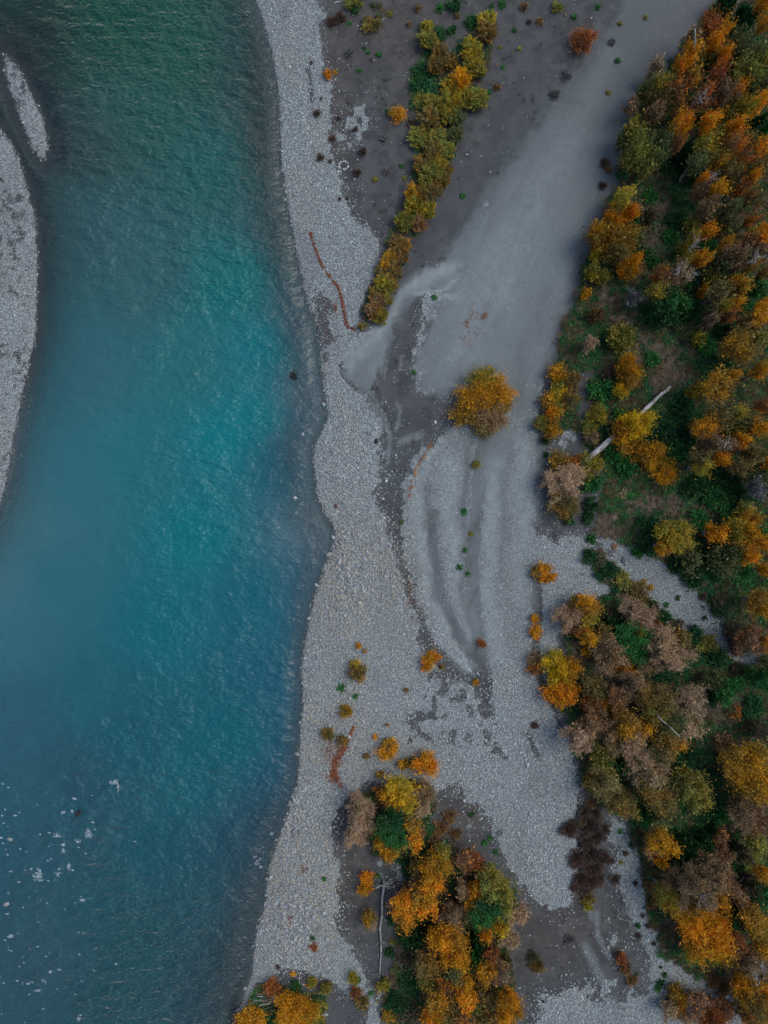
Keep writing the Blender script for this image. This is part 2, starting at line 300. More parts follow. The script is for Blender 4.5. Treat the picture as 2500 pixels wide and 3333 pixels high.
def water_depth(x, y, m):
    """body colour (linear), opacity and depth of the water"""
    pts = np.array(D2W([(e[0], e[1]) for e in WCOL]))
    cols = np.array([srgb(*e[2:5]) for e in WCOL]); clr = np.array([e[5] for e in WCOL])
    wsum = np.zeros(x.shape); csum = np.zeros(x.shape + (3,)); ksum = np.zeros(x.shape)
    for (cx, cy), c, k in zip(pts, cols, clr):
        d2 = (x - cx) ** 2 + (y - cy) ** 2
        w = 1.0 / (d2 + 14.0) ** 1.9
        wsum += w; csum += w[..., None] * c; ksum += w * k
    col = csum / wsum[..., None]; clear = ksum / wsum
    ys = (1666.5 - y * PX) / DS
    L = np.interp(ys, [a for a, _ in SHALLOW], [b for _, b in SHALLOW])
    dr = np.maximum(-m['shore_r'], 0); dl = np.maximum(-m['shore_l'], 0)
    L = L * (1 + .25 * fbm(x, y, .09, 3, 71))
    op_r = 1 - np.exp(-(dr / L) ** 1.5)
    Ll = np.interp(ys, [-100, 150, 350, 600, 900, 1100, 1500], [5.0, 4.8, 5.5, 4.0, 3.0, 2.5, 2.5])
    op_l = 1 - np.exp(-(dl / Ll) ** 1.25)
    op = np.minimum(op_r, op_l) * (1 - .4 * clear)
    op = np.maximum(op, .42 * sstep(.05, .9, dr) * sstep(6, 12, dl))
    op = np.clip(op * (1 + .08 * fbm(x, y, .5, 4, 75) * sstep(0, .5, clear + .1)), 0, .97)
    return col, op, np.minimum(np.minimum(dr * .30, dl * .22), 2.6)

# ------------------------------------------------------------------ node helpers
def new_mat(name):
    m = bpy.data.materials.new(name); m.use_nodes = True
    nt = m.node_tree; nt.nodes.clear()
    return m, nt
class N:
    def __init__(s, nt): s.nt = nt
    def node(s, t, **kw):
        n = s.nt.nodes.new(t)
        for k, v in kw.items():
            setattr(n, k, v)
        return n
    def put(s, sock, v):
        if isinstance(v, bpy.types.NodeSocket): s.nt.links.new(v, sock)
        elif v is not None:
            if isinstance(v, (tuple, list)) and len(v) == 3 and sock.type == 'RGBA': v = (*v, 1)
            sock.default_value = v
    def mix(s, f, a, b, blend='MIX'):
        n = s.node('ShaderNodeMix', data_type='RGBA', blend_type=blend)
        s.put(n.inputs[0], f); s.put(n.inputs[6], a); s.put(n.inputs[7], b)
        return n.outputs[2]
    def math(s, op, a, b=None, c=None, clamp=False):
        n = s.node('ShaderNodeMath', operation=op, use_clamp=clamp)
        s.put(n.inputs[0], a); s.put(n.inputs[1], b)
        if c is not None: s.put(n.inputs[2], c)
        return n.outputs[0]
    def noise(s, vec, scale, detail=4, rough=.55, out=0):
        n = s.node('ShaderNodeTexNoise'); s.put(n.inputs['Vector'], vec)
        n.inputs['Scale'].default_value = scale; n.inputs['Detail'].default_value = detail; n.inputs['Roughness'].default_value = rough
        return n.outputs[out]
    def voro(s, vec, scale, feature='F1', out='Distance', rnd=1.0):
        n = s.node('ShaderNodeTexVoronoi', feature=feature); s.put(n.inputs['Vector'], vec)
        n.inputs['Scale'].default_value = scale; n.inputs['Randomness'].default_value = rnd
        return n.outputs[out]
    def ramp(s, f, a, b):
        n = s.node('ShaderNodeMapRange', interpolation_type='SMOOTHSTEP')
        s.put(n.inputs[0], f); n.inputs[1].default_value = a; n.inputs[2].default_value = b
        return n.outputs[0]
    def attr(s, name, typ='GEOMETRY', out='Color'):
        n = s.node('ShaderNodeAttribute', attribute_type=typ, attribute_name=name)
        return n.outputs[out]
    def sep(s, c):
        n = s.node('ShaderNodeSeparateColor'); s.put(n.inputs[0], c); return n.outputs
    def bump(s, h, dist, strength=1.0, normal=None):
        n = s.node('ShaderNodeBump'); n.inputs['Strength'].default_value = strength; n.inputs['Distance'].default_value = dist
        s.put(n.inputs['Height'], h)
        if normal is not None: s.put(n.inputs['Normal'], normal)
        return n.outputs[0]
    def out(s, sh):
        o = s.node('ShaderNodeOutputMaterial'); s.nt.links.new(sh, o.inputs['Surface'])
    def principled(s, col, rough=.9, normal=None, spec=.2):
        b = s.node('ShaderNodeBsdfPrincipled')
        s.put(b.inputs['Base Color'], col); s.put(b.inputs['Roughness'], rough); b.inputs['Specular IOR Level'].default_value = spec
        if normal is not None: s.put(b.inputs['Normal'], normal)
        return b.outputs[0]

# ------------------------------------------------------------------ materials
def mat_ground():
    m, nt = new_mat('ground_cover'); n = N(nt)
    pos = n.node('ShaderNodeNewGeometry').outputs['Position']
    a = n.sep(n.attr('m1')); b = n.sep(n.attr('m2')); c = n.sep(n.attr('m3')); d = n.sep(n.attr('m4'))
    sm = n.noise(pos, 4.2, 3, .75); tiny = n.noise(pos, 19.0, 1, .7)
    j = n.math('SUBTRACT', sm, .5)
    grav = n.ramp(n.math('ADD', a[0], n.math('MULTIPLY', j, .5)), .3, .7); fine = n.math('MULTIPLY', a[1], 1.0); veg = n.ramp(n.math('ADD', a[2], n.math('MULTIPLY', j, .6)), .25, .75)
    lit, moss, pale = b[0], b[1], b[2]
    under, wet, mid = c[0], c[1], c[2]
    warm, big, dark_bed = d[0], d[1], d[2]
    e = n.sep(n.attr('m5'))
    # bare silt
    sand = n.mix(mid, (.061, .062, .062), (.089, .091, .090))
    sand = n.mix(n.math('MULTIPLY', big, .6), sand, (.078, .085, .087))
    sand = n.mix(n.math('MULTIPLY', warm, .8), sand, n.mix(mid, (.066, .059, .052), (.098, .088, .078)))
    sand = n.mix(n.math('MULTIPLY', n.ramp(tiny, .58, .75), .4), sand, (.035, .033, .034))
    sand = n.mix(n.math('MULTIPLY', n.ramp(sm, .60, .74), .55), sand, (.034, .031, .029))
    sand = n.mix(n.math('MULTIPLY', n.ramp(sm, .40, .28), .35), sand, (.14, .145, .148))
    # packed fine gravel
    fcol = n.mix(n.ramp(tiny, .3, .7), (.115, .133, .135), (.265, .300, .298))
    fcol = n.mix(n.math('MULTIPLY', n.ramp(sm, .56, .72), .55), fcol, (.07, .075, .078))
    fcol = n.mix(n.math('MULTIPLY', n.ramp(sm, .40, .28), .5), fcol, (.31, .33, .33))
    fcol = n.mix(n.math('MULTIPLY', mid, .55), fcol, (.128, .139, .145))
    # cobbles: cells
    vn = n.node('ShaderNodeTexVoronoi'); n.put(vn.inputs['Vector'], pos); vn.inputs['Scale'].default_value = 5.2
    vr = n.sep(vn.outputs['Color']); gap = n.ramp(vn.outputs['Distance'], .62, .36)
    stone = n.mix(n.math('POWER', vr[0], 1.3), (.215, .242, .236), (.41, .455, .438))
    stone = n.mix(n.math('MULTIPLY', vr[1], .22), stone, (.28, .25, .20))
    gcol = n.mix(gap, (.15, .16, .165), stone)
    base = n.mix(n.math('MULTIPLY', fine, .9), sand, fcol)
    base = n.mix(n.math('MULTIPLY', grav, n.math('SUBTRACT', 1.0, n.math('MULTIPLY', fine, .5))), base, gcol)
    base = n.mix(n.math('MULTIPLY', pale, .42), base, (.22, .245, .245))
    base = n.mix(n.math('MULTIPLY', e[0], 1.25), base, (.31, .345, .34)); base = n.mix(n.math('MULTIPLY', e[1], 1.3), base, (.085, .09, .094))
    # woodland floor
    k = n.ramp(sm, .3, .7)
    humus = n.mix(k, (.045, .040, .022), (.115, .095, .055))
    green = n.mix(k, (.020, .055, .022), (.060, .135, .046))
    tan = n.mix(k, (.060, .046, .032), (.17, .13, .095))
    vcol = n.mix(moss, humus, green); vcol = n.mix(n.math('MULTIPLY', lit, .85), vcol, tan)
    base = n.mix(veg, base, vcol)
    # river bed
    bc = n.mix(n.math('POWER', vr[2], 2.0), (.105, .118, .120), (.30, .31, .30))
    bed = n.mix(gap, (.085, .093, .095), bc)
    bed = n.mix(n.math('MULTIPLY', mid, .55), bed, (.125, .138, .142))
    bed = n.mix(n.math('MULTIPLY', dark_bed, .75), bed, (.060, .056, .054))
    base = n.mix(n.ramp(n.math('ADD', under, n.math('MULTIPLY', j, .3)), .4, .6), base, bed)
    base = n.mix(n.math('MULTIPLY', wet, .5), base, (.045, .044, .046))
    n.out(n.principled(base, .92, n.bump(tiny, .04, .8), .15))
    return m

def mat_stone():
    m, nt = new_mat('river_stone'); n = N(nt)
    tone = n.attr('tone', 'INSTANCER'); t = n.sep(tone)
    oi = n.node('ShaderNodeObjectInfo'); rnd = oi.outputs['Random']
    pos = n.node('ShaderNodeTexCoord').outputs['Object']
    c = n.mix(n.math('POWER', rnd, 1.6), (.205, .232, .228), (.66, .730, .70))
    c = n.mix(t[2], c, n.mix(.75, c, (.17, .18, .185)))
    c = n.mix(n.ramp(n.noise(pos, 3.0, 3), .35, .7), c, n.mix(.5, c, (.2, .2, .21)))
    c = n.mix(t[1], c, n.mix(.75, c, (.37, .305, .215)))
    c = n.mix(t[0], c, (.05, .052, .056))
    n.out(n.principled(c, .85, None, .25))
    return m

def mat_cobble():
    m, nt = new_mat('cobble_stone'); n = N(nt)
    oi = n.node('ShaderNodeObjectInfo'); pos = n.node('ShaderNodeTexCoord').outputs['Object']
    c = n.mix(n.ramp(n.noise(pos, 2.5, 4), .35, .7), oi.outputs['Color'], n.mix(.45, oi.outputs['Color'], (.12, .12, .125)))
    n.out(n.principled(c, .85, n.bump(n.noise(pos, 9, 3), .02, .6), .25))
    return m

def mat_leaf(name='leaf', trans=.25):
    """autumn leaves: two colours of the plant mixed clump by clump"""
    m, nt = new_mat(name); n = N(nt)
    v = n.sep(n.attr('leaf'))
    c1 = n.node('ShaderNodeObjectInfo').outputs['Color']; c2 = n.attr('second_colour', 'OBJECT', 'Color')
    f = n.ramp(n.math('ADD', v[0], n.math('MULTIPLY', n.math('SUBTRACT', v[1], .5), .5)), .42, .78)
    c = n.mix(f, c1, c2)
    hsv = n.node('ShaderNodeHueSaturation')
    n.put(hsv.inputs['Hue'], n.math('ADD', .5, n.math('MULTIPLY', n.math('SUBTRACT', v[2], .5), .035)))
    n.put(hsv.inputs['Value'], n.math('ADD', .62, n.math('MULTIPLY', v[1], .76)))
    n.put(hsv.inputs['Color'], c)
    p = n.principled(hsv.outputs[0], .7, None, .15)
    tr = n.node('ShaderNodeBsdfTranslucent'); n.put(tr.inputs[0], hsv.outputs[0])
    ms = n.node('ShaderNodeMixShader'); ms.inputs[0].default_value = trans
    nt.links.new(p, ms.inputs[1]); nt.links.new(tr.outputs[0], ms.inputs[2])
    n.out(ms.outputs[0])
    return m

def mat_tuft():
    m, nt = new_mat('undergrowth_leaf'); n = N(nt)
    c1 = n.attr('tint', 'INSTANCER'); v = n.sep(n.attr('leaf'))
    hsv = n.node('ShaderNodeHueSaturation')
    n.put(hsv.inputs['Value'], n.math('ADD', .5, v[1])); n.put(hsv.inputs['Color'], c1)
    n.out(n.principled(hsv.outputs[0], .8, None, .1))
    return m

def mat_bark(name, a, b):
    m, nt = new_mat(name); n = N(nt)
    tc = n.node('ShaderNodeTexCoord').outputs['Object']
    mp = n.node('ShaderNodeMapping'); n.put(mp.inputs[0], tc); mp.inputs['Scale'].default_value = (6, 6, 1.2)
    f = n.noise(mp.outputs[0], 3.0, 4, .65)
    n.out(n.principled(n.mix(n.ramp(f, .35, .65), a, b), .9, n.bump(f, .03, .7), .1))
    return m

def mat_log():
    m, nt = new_mat('weathered_log'); n = N(nt)
    tc = n.node('ShaderNodeTexCoord').outputs['Object']
    mp = n.node('ShaderNodeMapping'); n.put(mp.inputs[0], tc); mp.inputs['Scale'].default_value = (.35, 7, 7)
    f = n.noise(mp.outputs[0], 2.2, 5, .6); g = n.noise(tc, .9, 3)
    c = n.mix(n.ramp(f, .38, .62), (.13, .115, .10), (.58, .57, .545))
    c = n.mix(n.ramp(g, .5, .66), c, n.mix(.6, c, (.09, .075, .06)))
    n.out(n.principled(c, .85, n.bump(f, .06, .9), .15))
    return m

def mat_water():
    m, nt = new_mat('river_water'); n = N(nt)
    pos = n.node('ShaderNodeNewGeometry').outputs['Position']
    body = n.attr('body'); k = n.sep(n.attr('wave'))
    op, chop = k[0], k[1]
    # ripples: chop across the flow, swell, fine riffle
    mp = n.node('ShaderNodeMapping'); n.put(mp.inputs[0], pos); mp.inputs['Rotation'].default_value = (0, 0, R(-20)); mp.inputs['Scale'].default_value = (.75, 1.25, 1)
    w1 = n.noise(mp.outputs[0], .55, 2, .6); w2 = n.noise(mp.outputs[0], 2.0, 2, .6); w3 = n.noise(pos, 6.0, 1, .5)
    h = n.math('ADD', n.math('MULTIPLY', w1, 1.1), n.math('ADD', n.math('MULTIPLY', w2, .30), n.math('MULTIPLY', w3, .10)))
    h = n.math('MULTIPLY', h, chop)
    nm = n.bump(h, 1.1, 1.0)
    dif = n.node('ShaderNodeBsdfDiffuse'); n.put(dif.inputs['Color'], body); n.put(dif.inputs['Normal'], nm)
    tra = n.node('ShaderNodeBsdfTransparent'); n.put(tra.inputs[0], (.86, .94, .97))
    m1 = n.node('ShaderNodeMixShader'); n.put(m1.inputs[0], op); nt.links.new(tra.outputs[0], m1.inputs[1]); nt.links.new(dif.outputs[0], m1.inputs[2])
    gl = n.node('ShaderNodeBsdfGlossy'); gl.inputs['Roughness'].default_value = .22; n.put(gl.inputs['Normal'], nm)
    fr = n.node('ShaderNodeFresnel'); fr.inputs['IOR'].default_value = 1.36; n.put(fr.inputs['Normal'], nm)
    m2 = n.node('ShaderNodeMixShader'); nt.links.new(fr.outputs[0], m2.inputs[0]); nt.links.new(m1.outputs[0], m2.inputs[1]); nt.links.new(gl.outputs[0], m2.inputs[2])
    n.out(m2.outputs[0])
    return m

def mat_plain(name, a, b, scale=4.0, rough=.9):
    m, nt = new_mat(name); n = N(nt)
    tc = n.node('ShaderNodeTexCoord').outputs['Object']
    f = n.noise(tc, scale, 4, .6)
    n.out(n.principled(n.mix(n.ramp(f, .35, .65), a, b), rough, n.bump(f, .03, .6), .2))
    return m

M_GROUND = mat_ground(); M_STONE = mat_stone(); M_COBBLE = mat_cobble(); M_LEAF = mat_leaf(); M_TUFT = mat_tuft(); M_WATER = mat_water(); M_LOG = mat_log()
M_BARK = mat_bark('grey_bark', (.10, .088, .075), (.30, .275, .245)); M_TWIG = mat_leaf('twig', .0)
M_FOAM = mat_plain('foam_white', (.34, .42, .46), (.72, .77, .8), 9, .6)
M_DARKWOOD = mat_plain('wet_dark_wood', (.012, .011, .010), (.045, .036, .028), 5)

# ------------------------------------------------------------------ object helpers
COL = SC.collection
def link(o): COL.objects.link(o); return o
def tag(o, label=None, cat=None, group=None, kind=None):
    if label: o['label'] = label
    if cat: o['category'] = cat
    if group: o['group'] = group
    if kind: o['kind'] = kind
    return o
def mesh_np(name, v, f, mat=None, smooth=False):
    """v (n,3), f (m,3) or (m,4)"""
    v = np.asarray(v, np.float32); f = np.asarray(f, np.int32)
    me = bpy.data.meshes.new(name)
    me.vertices.add(len(v)); me.vertices.foreach_set('co', v.ravel())
    k = f.shape[1]
    me.loops.add(f.size); me.loops.foreach_set('vertex_index', f.ravel())
    me.polygons.add(len(f)); me.polygons.foreach_set('loop_start', np.arange(0, f.size, k, dtype=np.int32))
    try: me.polygons.foreach_set('loop_total', np.full(len(f), k, np.int32))
    except Exception: pass
    if smooth: me.polygons.foreach_set('use_smooth', np.ones(len(f), bool))
    me.update(calc_edges=True); me.validate()
    if mat: me.materials.append(mat)
    return me
def col_attr(me, name, arr):
    a = me.attributes.new(name, 'FLOAT_COLOR', 'POINT')
    arr = np.asarray(arr, np.float32)
    if arr.shape[1] == 3: arr = np.concatenate([arr, np.ones((len(arr), 1), np.float32)], 1)
    a.data.foreach_set('color', arr.ravel())

# ------------------------------------------------------------------ terrain
def axis(lo, hi, step, far):
    core = np.arange(lo, hi + 1e-6, step)
    out = []; d = step; p = hi
    while p < far:
        d *= 1.35; p += d; out.append(p)
    inn = []; d = step; p = lo
    while p > -far:
        d *= 1.35; p -= d; inn.append(p)
    return np.array(inn[::-1] + list(core) + out)
def grid_faces(nx, ny):
    i = np.arange((ny - 1) * (nx - 1)); r = i // (nx - 1); c = i % (nx - 1); a = r * nx + c
    return np.stack([a, a + 1, a + nx + 1, a + nx], 1)
gx = axis(-52.5, 52.5, .22, 700); gy = axis(-69.5, 69.5, .22, 700)
GX, GY = np.meshgrid(gx, gy)
GM = plan(GX, GY)
WC, WO, WD = water_depth(GX, GY, GM)
def ground_z(x, y, m, depth):
    sh = m['shore']
    land = WATER_Z + .42 * (1 - np.exp(-np.maximum(sh, 0) / 2.5)) + .10 * fbm(x, y, .12, 3, 41) * sstep(0, 4, sh) + .03 * fbm(x, y, .8, 3, 42) * sstep(0, 2, sh)
    land = land + .35 * m['veg'] * sstep(0, 3, sh) * (.5 + .5 * fbm(x, y, .15, 3, 43)) - .10 * (1 - m['gravel']) * sstep(1, 4, sh)
    bed = WATER_Z - .02 - depth + .06 * fbm(x, y, .7, 4, 44) * sstep(0, .8, depth)
    return np.where(sh > 0, land, bed)
GZ = ground_z(GX, GY, GM, WD)
gme = mesh_np('ground', np.stack([GX, GY, GZ], -1).reshape(-1, 3), grid_faces(len(gx), len(gy)), M_GROUND, True)
fl = lambda *k: np.stack([np.clip(a, 0, 1).ravel() for a in k], 1)
n1 = fbm(GX, GY, .9, 4, 101) * .5; n2 = fbm(GX, GY, 1.7, 4, 102) * .5; n3 = fbm(GX, GY, .12, 3, 103) * .5
ru_, rv_ = GX * .447 + GY * .894, GX * .894 - GY * .447      # along and across the trodden fan
ns = fbm(ru_ * .10, rv_ * .9, 1.0, 4, 104) * .5
nmid = n1 * (1 - .75 * GM['fine']) + ns * .7 * GM['fine']
GF = sstep(.32, .95, GM['gravel'] + n2 * .9)
FF = sstep(.15, .85, GM['fine'] + n1 * .35 + ns * .9) * (.35 + .65 * sstep(52, 20, GY)) if False else sstep(.15, .85, GM['fine'] + n1 * .35 + ns * .5) * (1 - .55 * sstep(28, 60, GY))
VF = sstep(.30, .75, GM['veg'] + n2 * 1.1)
LM = sstep(.3, .75, GM['litter'] + n1 * 1.3); MS = sstep(.12, .65, GM['moss'] + n1 * 1.3 + .18)
under = 1 - sstep(-.15, .1, GM['shore'])
wet = (1 - sstep(.03, .3, GM['shore'])) * (1 - under) * (.35 + .65 * sstep(5, 30, GY))
warm_ = np.zeros_like(GX)
for e in ((860, 60, 190, 150), (1190, 2000, 140, 120), (760, 1900, 60, 160), (1560, 60, 140, 120), (730, 150, 60, 200), (1000, 1760, 80, 60)): warm_ = np.maximum(warm_, bell(GX, GY, e))
col_attr(gme, 'm1', fl(GF, FF, VF))
col_attr(gme, 'm2', fl(LM, MS, GM['pale']))
col_attr(gme, 'm3', fl(under, wet, sstep(-.22, .22, nmid)))
dkbed = np.maximum(sstep(-30, -36, GX) * sstep(8, 22, GY), sstep(-14, -18, GX) * sstep(40, 55, GY) * 0)
col_attr(gme, 'm4', fl(warm_ + n1 * .3, sstep(-.15, .25, n3), dkbed))
col_attr(gme, 'm5', fl(GM['band_pale'] * (.7 + 1.2 * n2), GM['band_dark'] * (.8 + n2), sstep(-.3, .3, fbm(GX * .8, GY * .18, 1.0, 4, 107))))
tag(link(bpy.data.objects.new('ground', gme)), 'gravel bars and grey silt flats beside the river', None, None, 'structure')
def sample_grid(A, x, y):
    i = np.clip(np.searchsorted(gx, x) - 1, 0, len(gx) - 2); j = np.clip(np.searchsorted(gy, y) - 1, 0, len(gy) - 2)
    tx = np.clip((x - gx[i]) / (gx[i + 1] - gx[i]), 0, 1); ty = np.clip((y - gy[j]) / (gy[j + 1] - gy[j]), 0, 1)
    return (A[j, i] * (1 - tx) + A[j, i + 1] * tx) * (1 - ty) + (A[j + 1, i] * (1 - tx) + A[j + 1, i + 1] * tx) * ty
def gz(x, y): return float(sample_grid(GZ, np.array([x]), np.array([y]))[0])

# ------------------------------------------------------------------ water
wx = axis(-52.5, -3.0, .4, 700); wx = wx[(wx < 6)]; wy = axis(-69.5, 69.5, .4, 700)
WX, WY = np.meshgrid(wx, wy)
WM = {k: sample_grid(GM[k], WX.ravel(), WY.ravel()).reshape(WX.shape) for k in ('shore', 'shore_l', 'shore_r')}
wc, wo, wd = water_depth(WX, WY, WM)
ys_ = (1666.5 - WY * PX) / DS
xs_ = (WX * PX + 1250) / DS
chop = np.interp(ys_, [-50, 0, 450, 700, 1200, 1500, 1700, 2000, 2212], [1.5, 1.5, 1.1, .55, .45, .5, .85, 1.05, 1.05])
chop = chop * (1 - .45 * np.exp(-((xs_ - 180) / 130) ** 2) * sstep(150, 450, ys_) * (1 - sstep(1350, 1650, ys_)))
chop = chop * (1 - .5 * (1 - sstep(60, 220, xs_)))
chop = chop * sstep(0, 3.0, -WM['shore']) * (.8 + .5 * sstep(-.4, .4, fbm(WX, WY * .7, .13, 4, 51)))
wz = np.full(WX.shape, WATER_Z)
wme = mesh_np('river', np.stack([WX, WY, wz], -1).reshape(-1, 3), grid_faces(len(wx), len(wy)), M_WATER, True)
WATER_GAIN = (1.35, 1.2, .94)
col_attr(wme, 'body', np.clip(wc.reshape(-1, 3) * np.array(WATER_GAIN), 0, 1))
col_attr(wme, 'wave', fl(wo, chop, wo * 0))
tag(link(bpy.data.objects.new('river', wme)), 'clear turquoise river water flowing past the gravel', None, None, 'structure')
# ------------------------------------------------------------------ stones
def ico_stone(seed):
    import bmesh
    bm = bmesh.new(); bmesh.ops.create_icosphere(bm, subdivisions=1, radius=.5)
    rs = random.Random(seed)
    ax = (1.0, rs.uniform(.62, .85), rs.uniform(.36, .55))
    off = Vector((rs.uniform(0, 50), rs.uniform(0, 50), rs.uniform(0, 50)))
    for v in bm.verts:
        k = 1 + .28 * mnoise.noise(v.co * 2.2 + off)
        v.co = Vector((v.co.x * ax[0] * k, v.co.y * ax[1] * k, v.co.z * ax[2] * k))
    me = bpy.data.meshes.new('stone'); bm.to_mesh(me); bm.free()
    me.polygons.foreach_set('use_smooth', [True] * len(me.polygons))
    return me
STONE_MESH = [ico_stone(i) for i in range(7)]
def scatter_object(name, pts, rot, scl, idx, cols, objs):
    """one object whose geometry nodes put a stone or tuft on every point"""
    me = bpy.data.meshes.new(name)
    me.vertices.add(len(pts)); me.vertices.foreach_set('co', np.asarray(pts, np.float32).ravel())
    for an, typ, arr, key in (('rot', 'FLOAT_VECTOR', rot, 'vector'), ('scl', 'FLOAT_VECTOR', scl, 'vector'), ('idx', 'INT', idx, 'value')):
        a = me.attributes.new(an, typ, 'POINT'); a.data.foreach_set(key, np.asarray(arr, np.int32 if typ == 'INT' else np.float32).ravel())
    for an, arr in cols.items(): col_attr(me, an, arr)
    o = link(bpy.data.objects.new(name, me))
    coll = bpy.data.collections.new(name + '_source')
    for k in objs: coll.objects.link(k)
    ng = bpy.data.node_groups.new(name + '_scatter', 'GeometryNodeTree')
    ng.interface.new_socket('Geometry', in_out='INPUT', socket_type='NodeSocketGeometry')
    ng.interface.new_socket('Geometry', in_out='OUTPUT', socket_type='NodeSocketGeometry')
    nn = ng.nodes
    gi = nn.new('NodeGroupInput'); go = nn.new('NodeGroupOutput'); ip = nn.new('GeometryNodeInstanceOnPoints'); ci = nn.new('GeometryNodeCollectionInfo')
    ci.inputs['Collection'].default_value = coll; ci.inputs['Separate Children'].default_value = True; ci.inputs['Reset Children'].default_value = True
    def na(nm, t):
        q = nn.new('GeometryNodeInputNamedAttribute'); q.data_type = t; q.inputs['Name'].default_value = nm; return q.outputs['Attribute']
    L = ng.links.new
    L(gi.outputs[0], ip.inputs['Points']); L(ci.outputs[0], ip.inputs['Instance']); ip.inputs['Pick Instance'].default_value = True
    L(na('idx', 'INT'), ip.inputs['Instance Index']); L(na('rot', 'FLOAT_VECTOR'), ip.inputs['Rotation']); L(na('scl', 'FLOAT_VECTOR'), ip.inputs['Scale'])
    L(ip.outputs[0], go.inputs[0])
    md = o.modifiers.new('scatter', 'NODES'); md.node_group = ng
    return o
def src(me, mat):
    m2 = me.copy(); m2.materials.clear(); m2.materials.append(mat)
    return bpy.data.objects.new('stone_source', m2)
SP = .17
cx_, cy_ = np.meshgrid(np.arange(-51.5, 51.5, SP), np.arange(-68.5, 68.5, SP))
cx_ = (cx_ + RNG.uniform(-.5, .5, cx_.shape) * SP).ravel(); cy_ = (cy_ + RNG.uniform(-.5, .5, cy_.shape) * SP).ravel()
jw_ = np.where(RNG.random(cx_.shape) < .6, .4, 1.9); jx_ = cx_ + RNG.normal(0, 1, cx_.shape) * jw_; jy_ = cy_ + RNG.normal(0, 1, cx_.shape) * jw_
S = {k: sample_grid(GM[k], jx_ if k == 'gravel' else cx_, jy_ if k == 'gravel' else cy_) for k in ('gravel', 'fine', 'veg', 'shore', 'shore_r', 'shore_l', 'size', 'pale')}
op_ = sample_grid(WO, cx_, cy_); zz_ = sample_grid(GZ, cx_, cy_)
nz_ = fbm(cx_, cy_, 1.1, 4, 61)
g_ = S['gravel'] * (1 - .72 * sstep(.3, .8, S['fine']))
cov = sstep(.16, .88, g_ + .32 * nz_)
grade = fbm(cx_ * .9, cy_ * .22, .35, 4, 66)           # sorted along the flow
size = .108 * S['size'] * (1 + .45 * grade) * (1 - .22 * sstep(.3, .6, S['fine'])) * np.exp(RNG.normal(0, .33, cx_.shape))
prob = cov * .82 / S['size'] ** 1.3 + .004
prob = prob * (1 - .45 * np.clip(sample_grid(GM['band_pale'], cx_, cy_) + sample_grid(GM['band_dark'], cx_, cy_), 0, 1))
prob = prob + .022 * sstep(.05, .45, fbm(cx_, cy_, .35, 4, 63)) * (1 - cov) + .20 * sstep(.4, .9, S['fine']) * sstep(-.35, .45, fbm(cx_, cy_, .5, 4, 64))
size = np.where((S['fine'] > .5) & (cov < .4), size * .66, size)
prob = prob + .35 * S['pale']
size = np.where(S['pale'] > .3, size * .7, size)
prob = np.where(S['veg'] > .5, prob * .4, prob)
land = S['shore'] > -.05
uw = (S['shore'] < -.05) & (op_ < .75)
prob = np.where(S['shore'] < .5, np.maximum(prob, .55 * sstep(-.3, .2, S['shore'])), prob)
prob = np.where(land, prob, np.where(uw & (S['shore_l'] < -4), .035 * (1 - op_) + .25 * sstep(-.35, -.02, S['shore']), .5 * sstep(-.25, 0, S['shore'])))
rif = (cx_ < -28) & (cy_ < -22) & (S['shore'] < -3)
prob = np.where(rif, .10, prob)
size = np.where(rif, size * RNG.uniform(1.0, 2.6, size.shape), size)
size = np.where(uw & ~rif, size * 1.25, size)
size = np.where(g_ < .12, size * RNG.uniform(.6, 1.25, size.shape), size)
keep = RNG.random(cx_.shape) < prob
X, Y, Z, SZ = cx_[keep], cy_[keep], zz_[keep], np.clip(size[keep], .07, .62)
wetk = np.where(S['shore'][keep] < -.02, .12, .55 * (1 - sstep(.0, .4, S['shore'][keep])) * (RNG.random(len(X)) < .6))
pw = np.array(D2W([(760, 1270), (640, 1900), (700, 1600)]))
warm = np.zeros(len(X))
for (a_, b_), r_ in zip(pw, (11, 13, 9)): warm = np.maximum(warm, np.exp(-((X - a_) ** 2 + (Y - b_) ** 2) / r_ ** 2))
warm = np.clip(1.25 * warm * RNG.random(len(X)) + .18 * RNG.random(len(X)) + .5 * sstep(.1, .5, fbm(X, Y * .4, .25, 3, 68)) * RNG.random(len(X)), 0, 1)
bd_ = sample_grid(GM['band_dark'], X, Y); bp_ = sample_grid(GM['band_pale'], X, Y)
dk_ = .25 + .8 * (RNG.random(len(X)) < .5) * sample_grid(GM['fine'], X, Y) + .8 * sstep(-.05, .45, fbm(X * 1.0, Y * .3, .3, 4, 67)) + .9 * bd_ - .7 * bp_
order = np.argsort(-SZ)
# the 280 that show largest are stones of their own
big = [i for i in order if abs(X[i]) < 49 and abs(Y[i]) < 65 and Z[i] > WATER_Z - .45][:280]
bigset = np.zeros(len(X), bool); bigset[big] = True
ro = ~bigset
n_ = int(ro.sum())
rot = np.stack([RNG.normal(0, .16, n_), RNG.normal(0, .16, n_), RNG.uniform(0, 6.28, n_)], 1)
scl = SZ[ro][:, None] * 1.45 * np.stack([np.ones(n_), RNG.uniform(.8, 1.05, n_), RNG.uniform(.7, 1.1, n_)], 1)
gravel = scatter_object('gravel', np.stack([X[ro], Y[ro], Z[ro] + SZ[ro] * .12], 1), rot, scl, RNG.integers(0, 7, n_), {'tone': np.stack([wetk[ro], warm[ro], np.clip(dk_[ro], 0, 1)], 1)}, [src(m, M_STONE) for m in STONE_MESH])
tag(gravel, 'pale grey cobbles and pebbles covering the river bars', None, None, 'stuff')
print('stones', n_)
CB = []
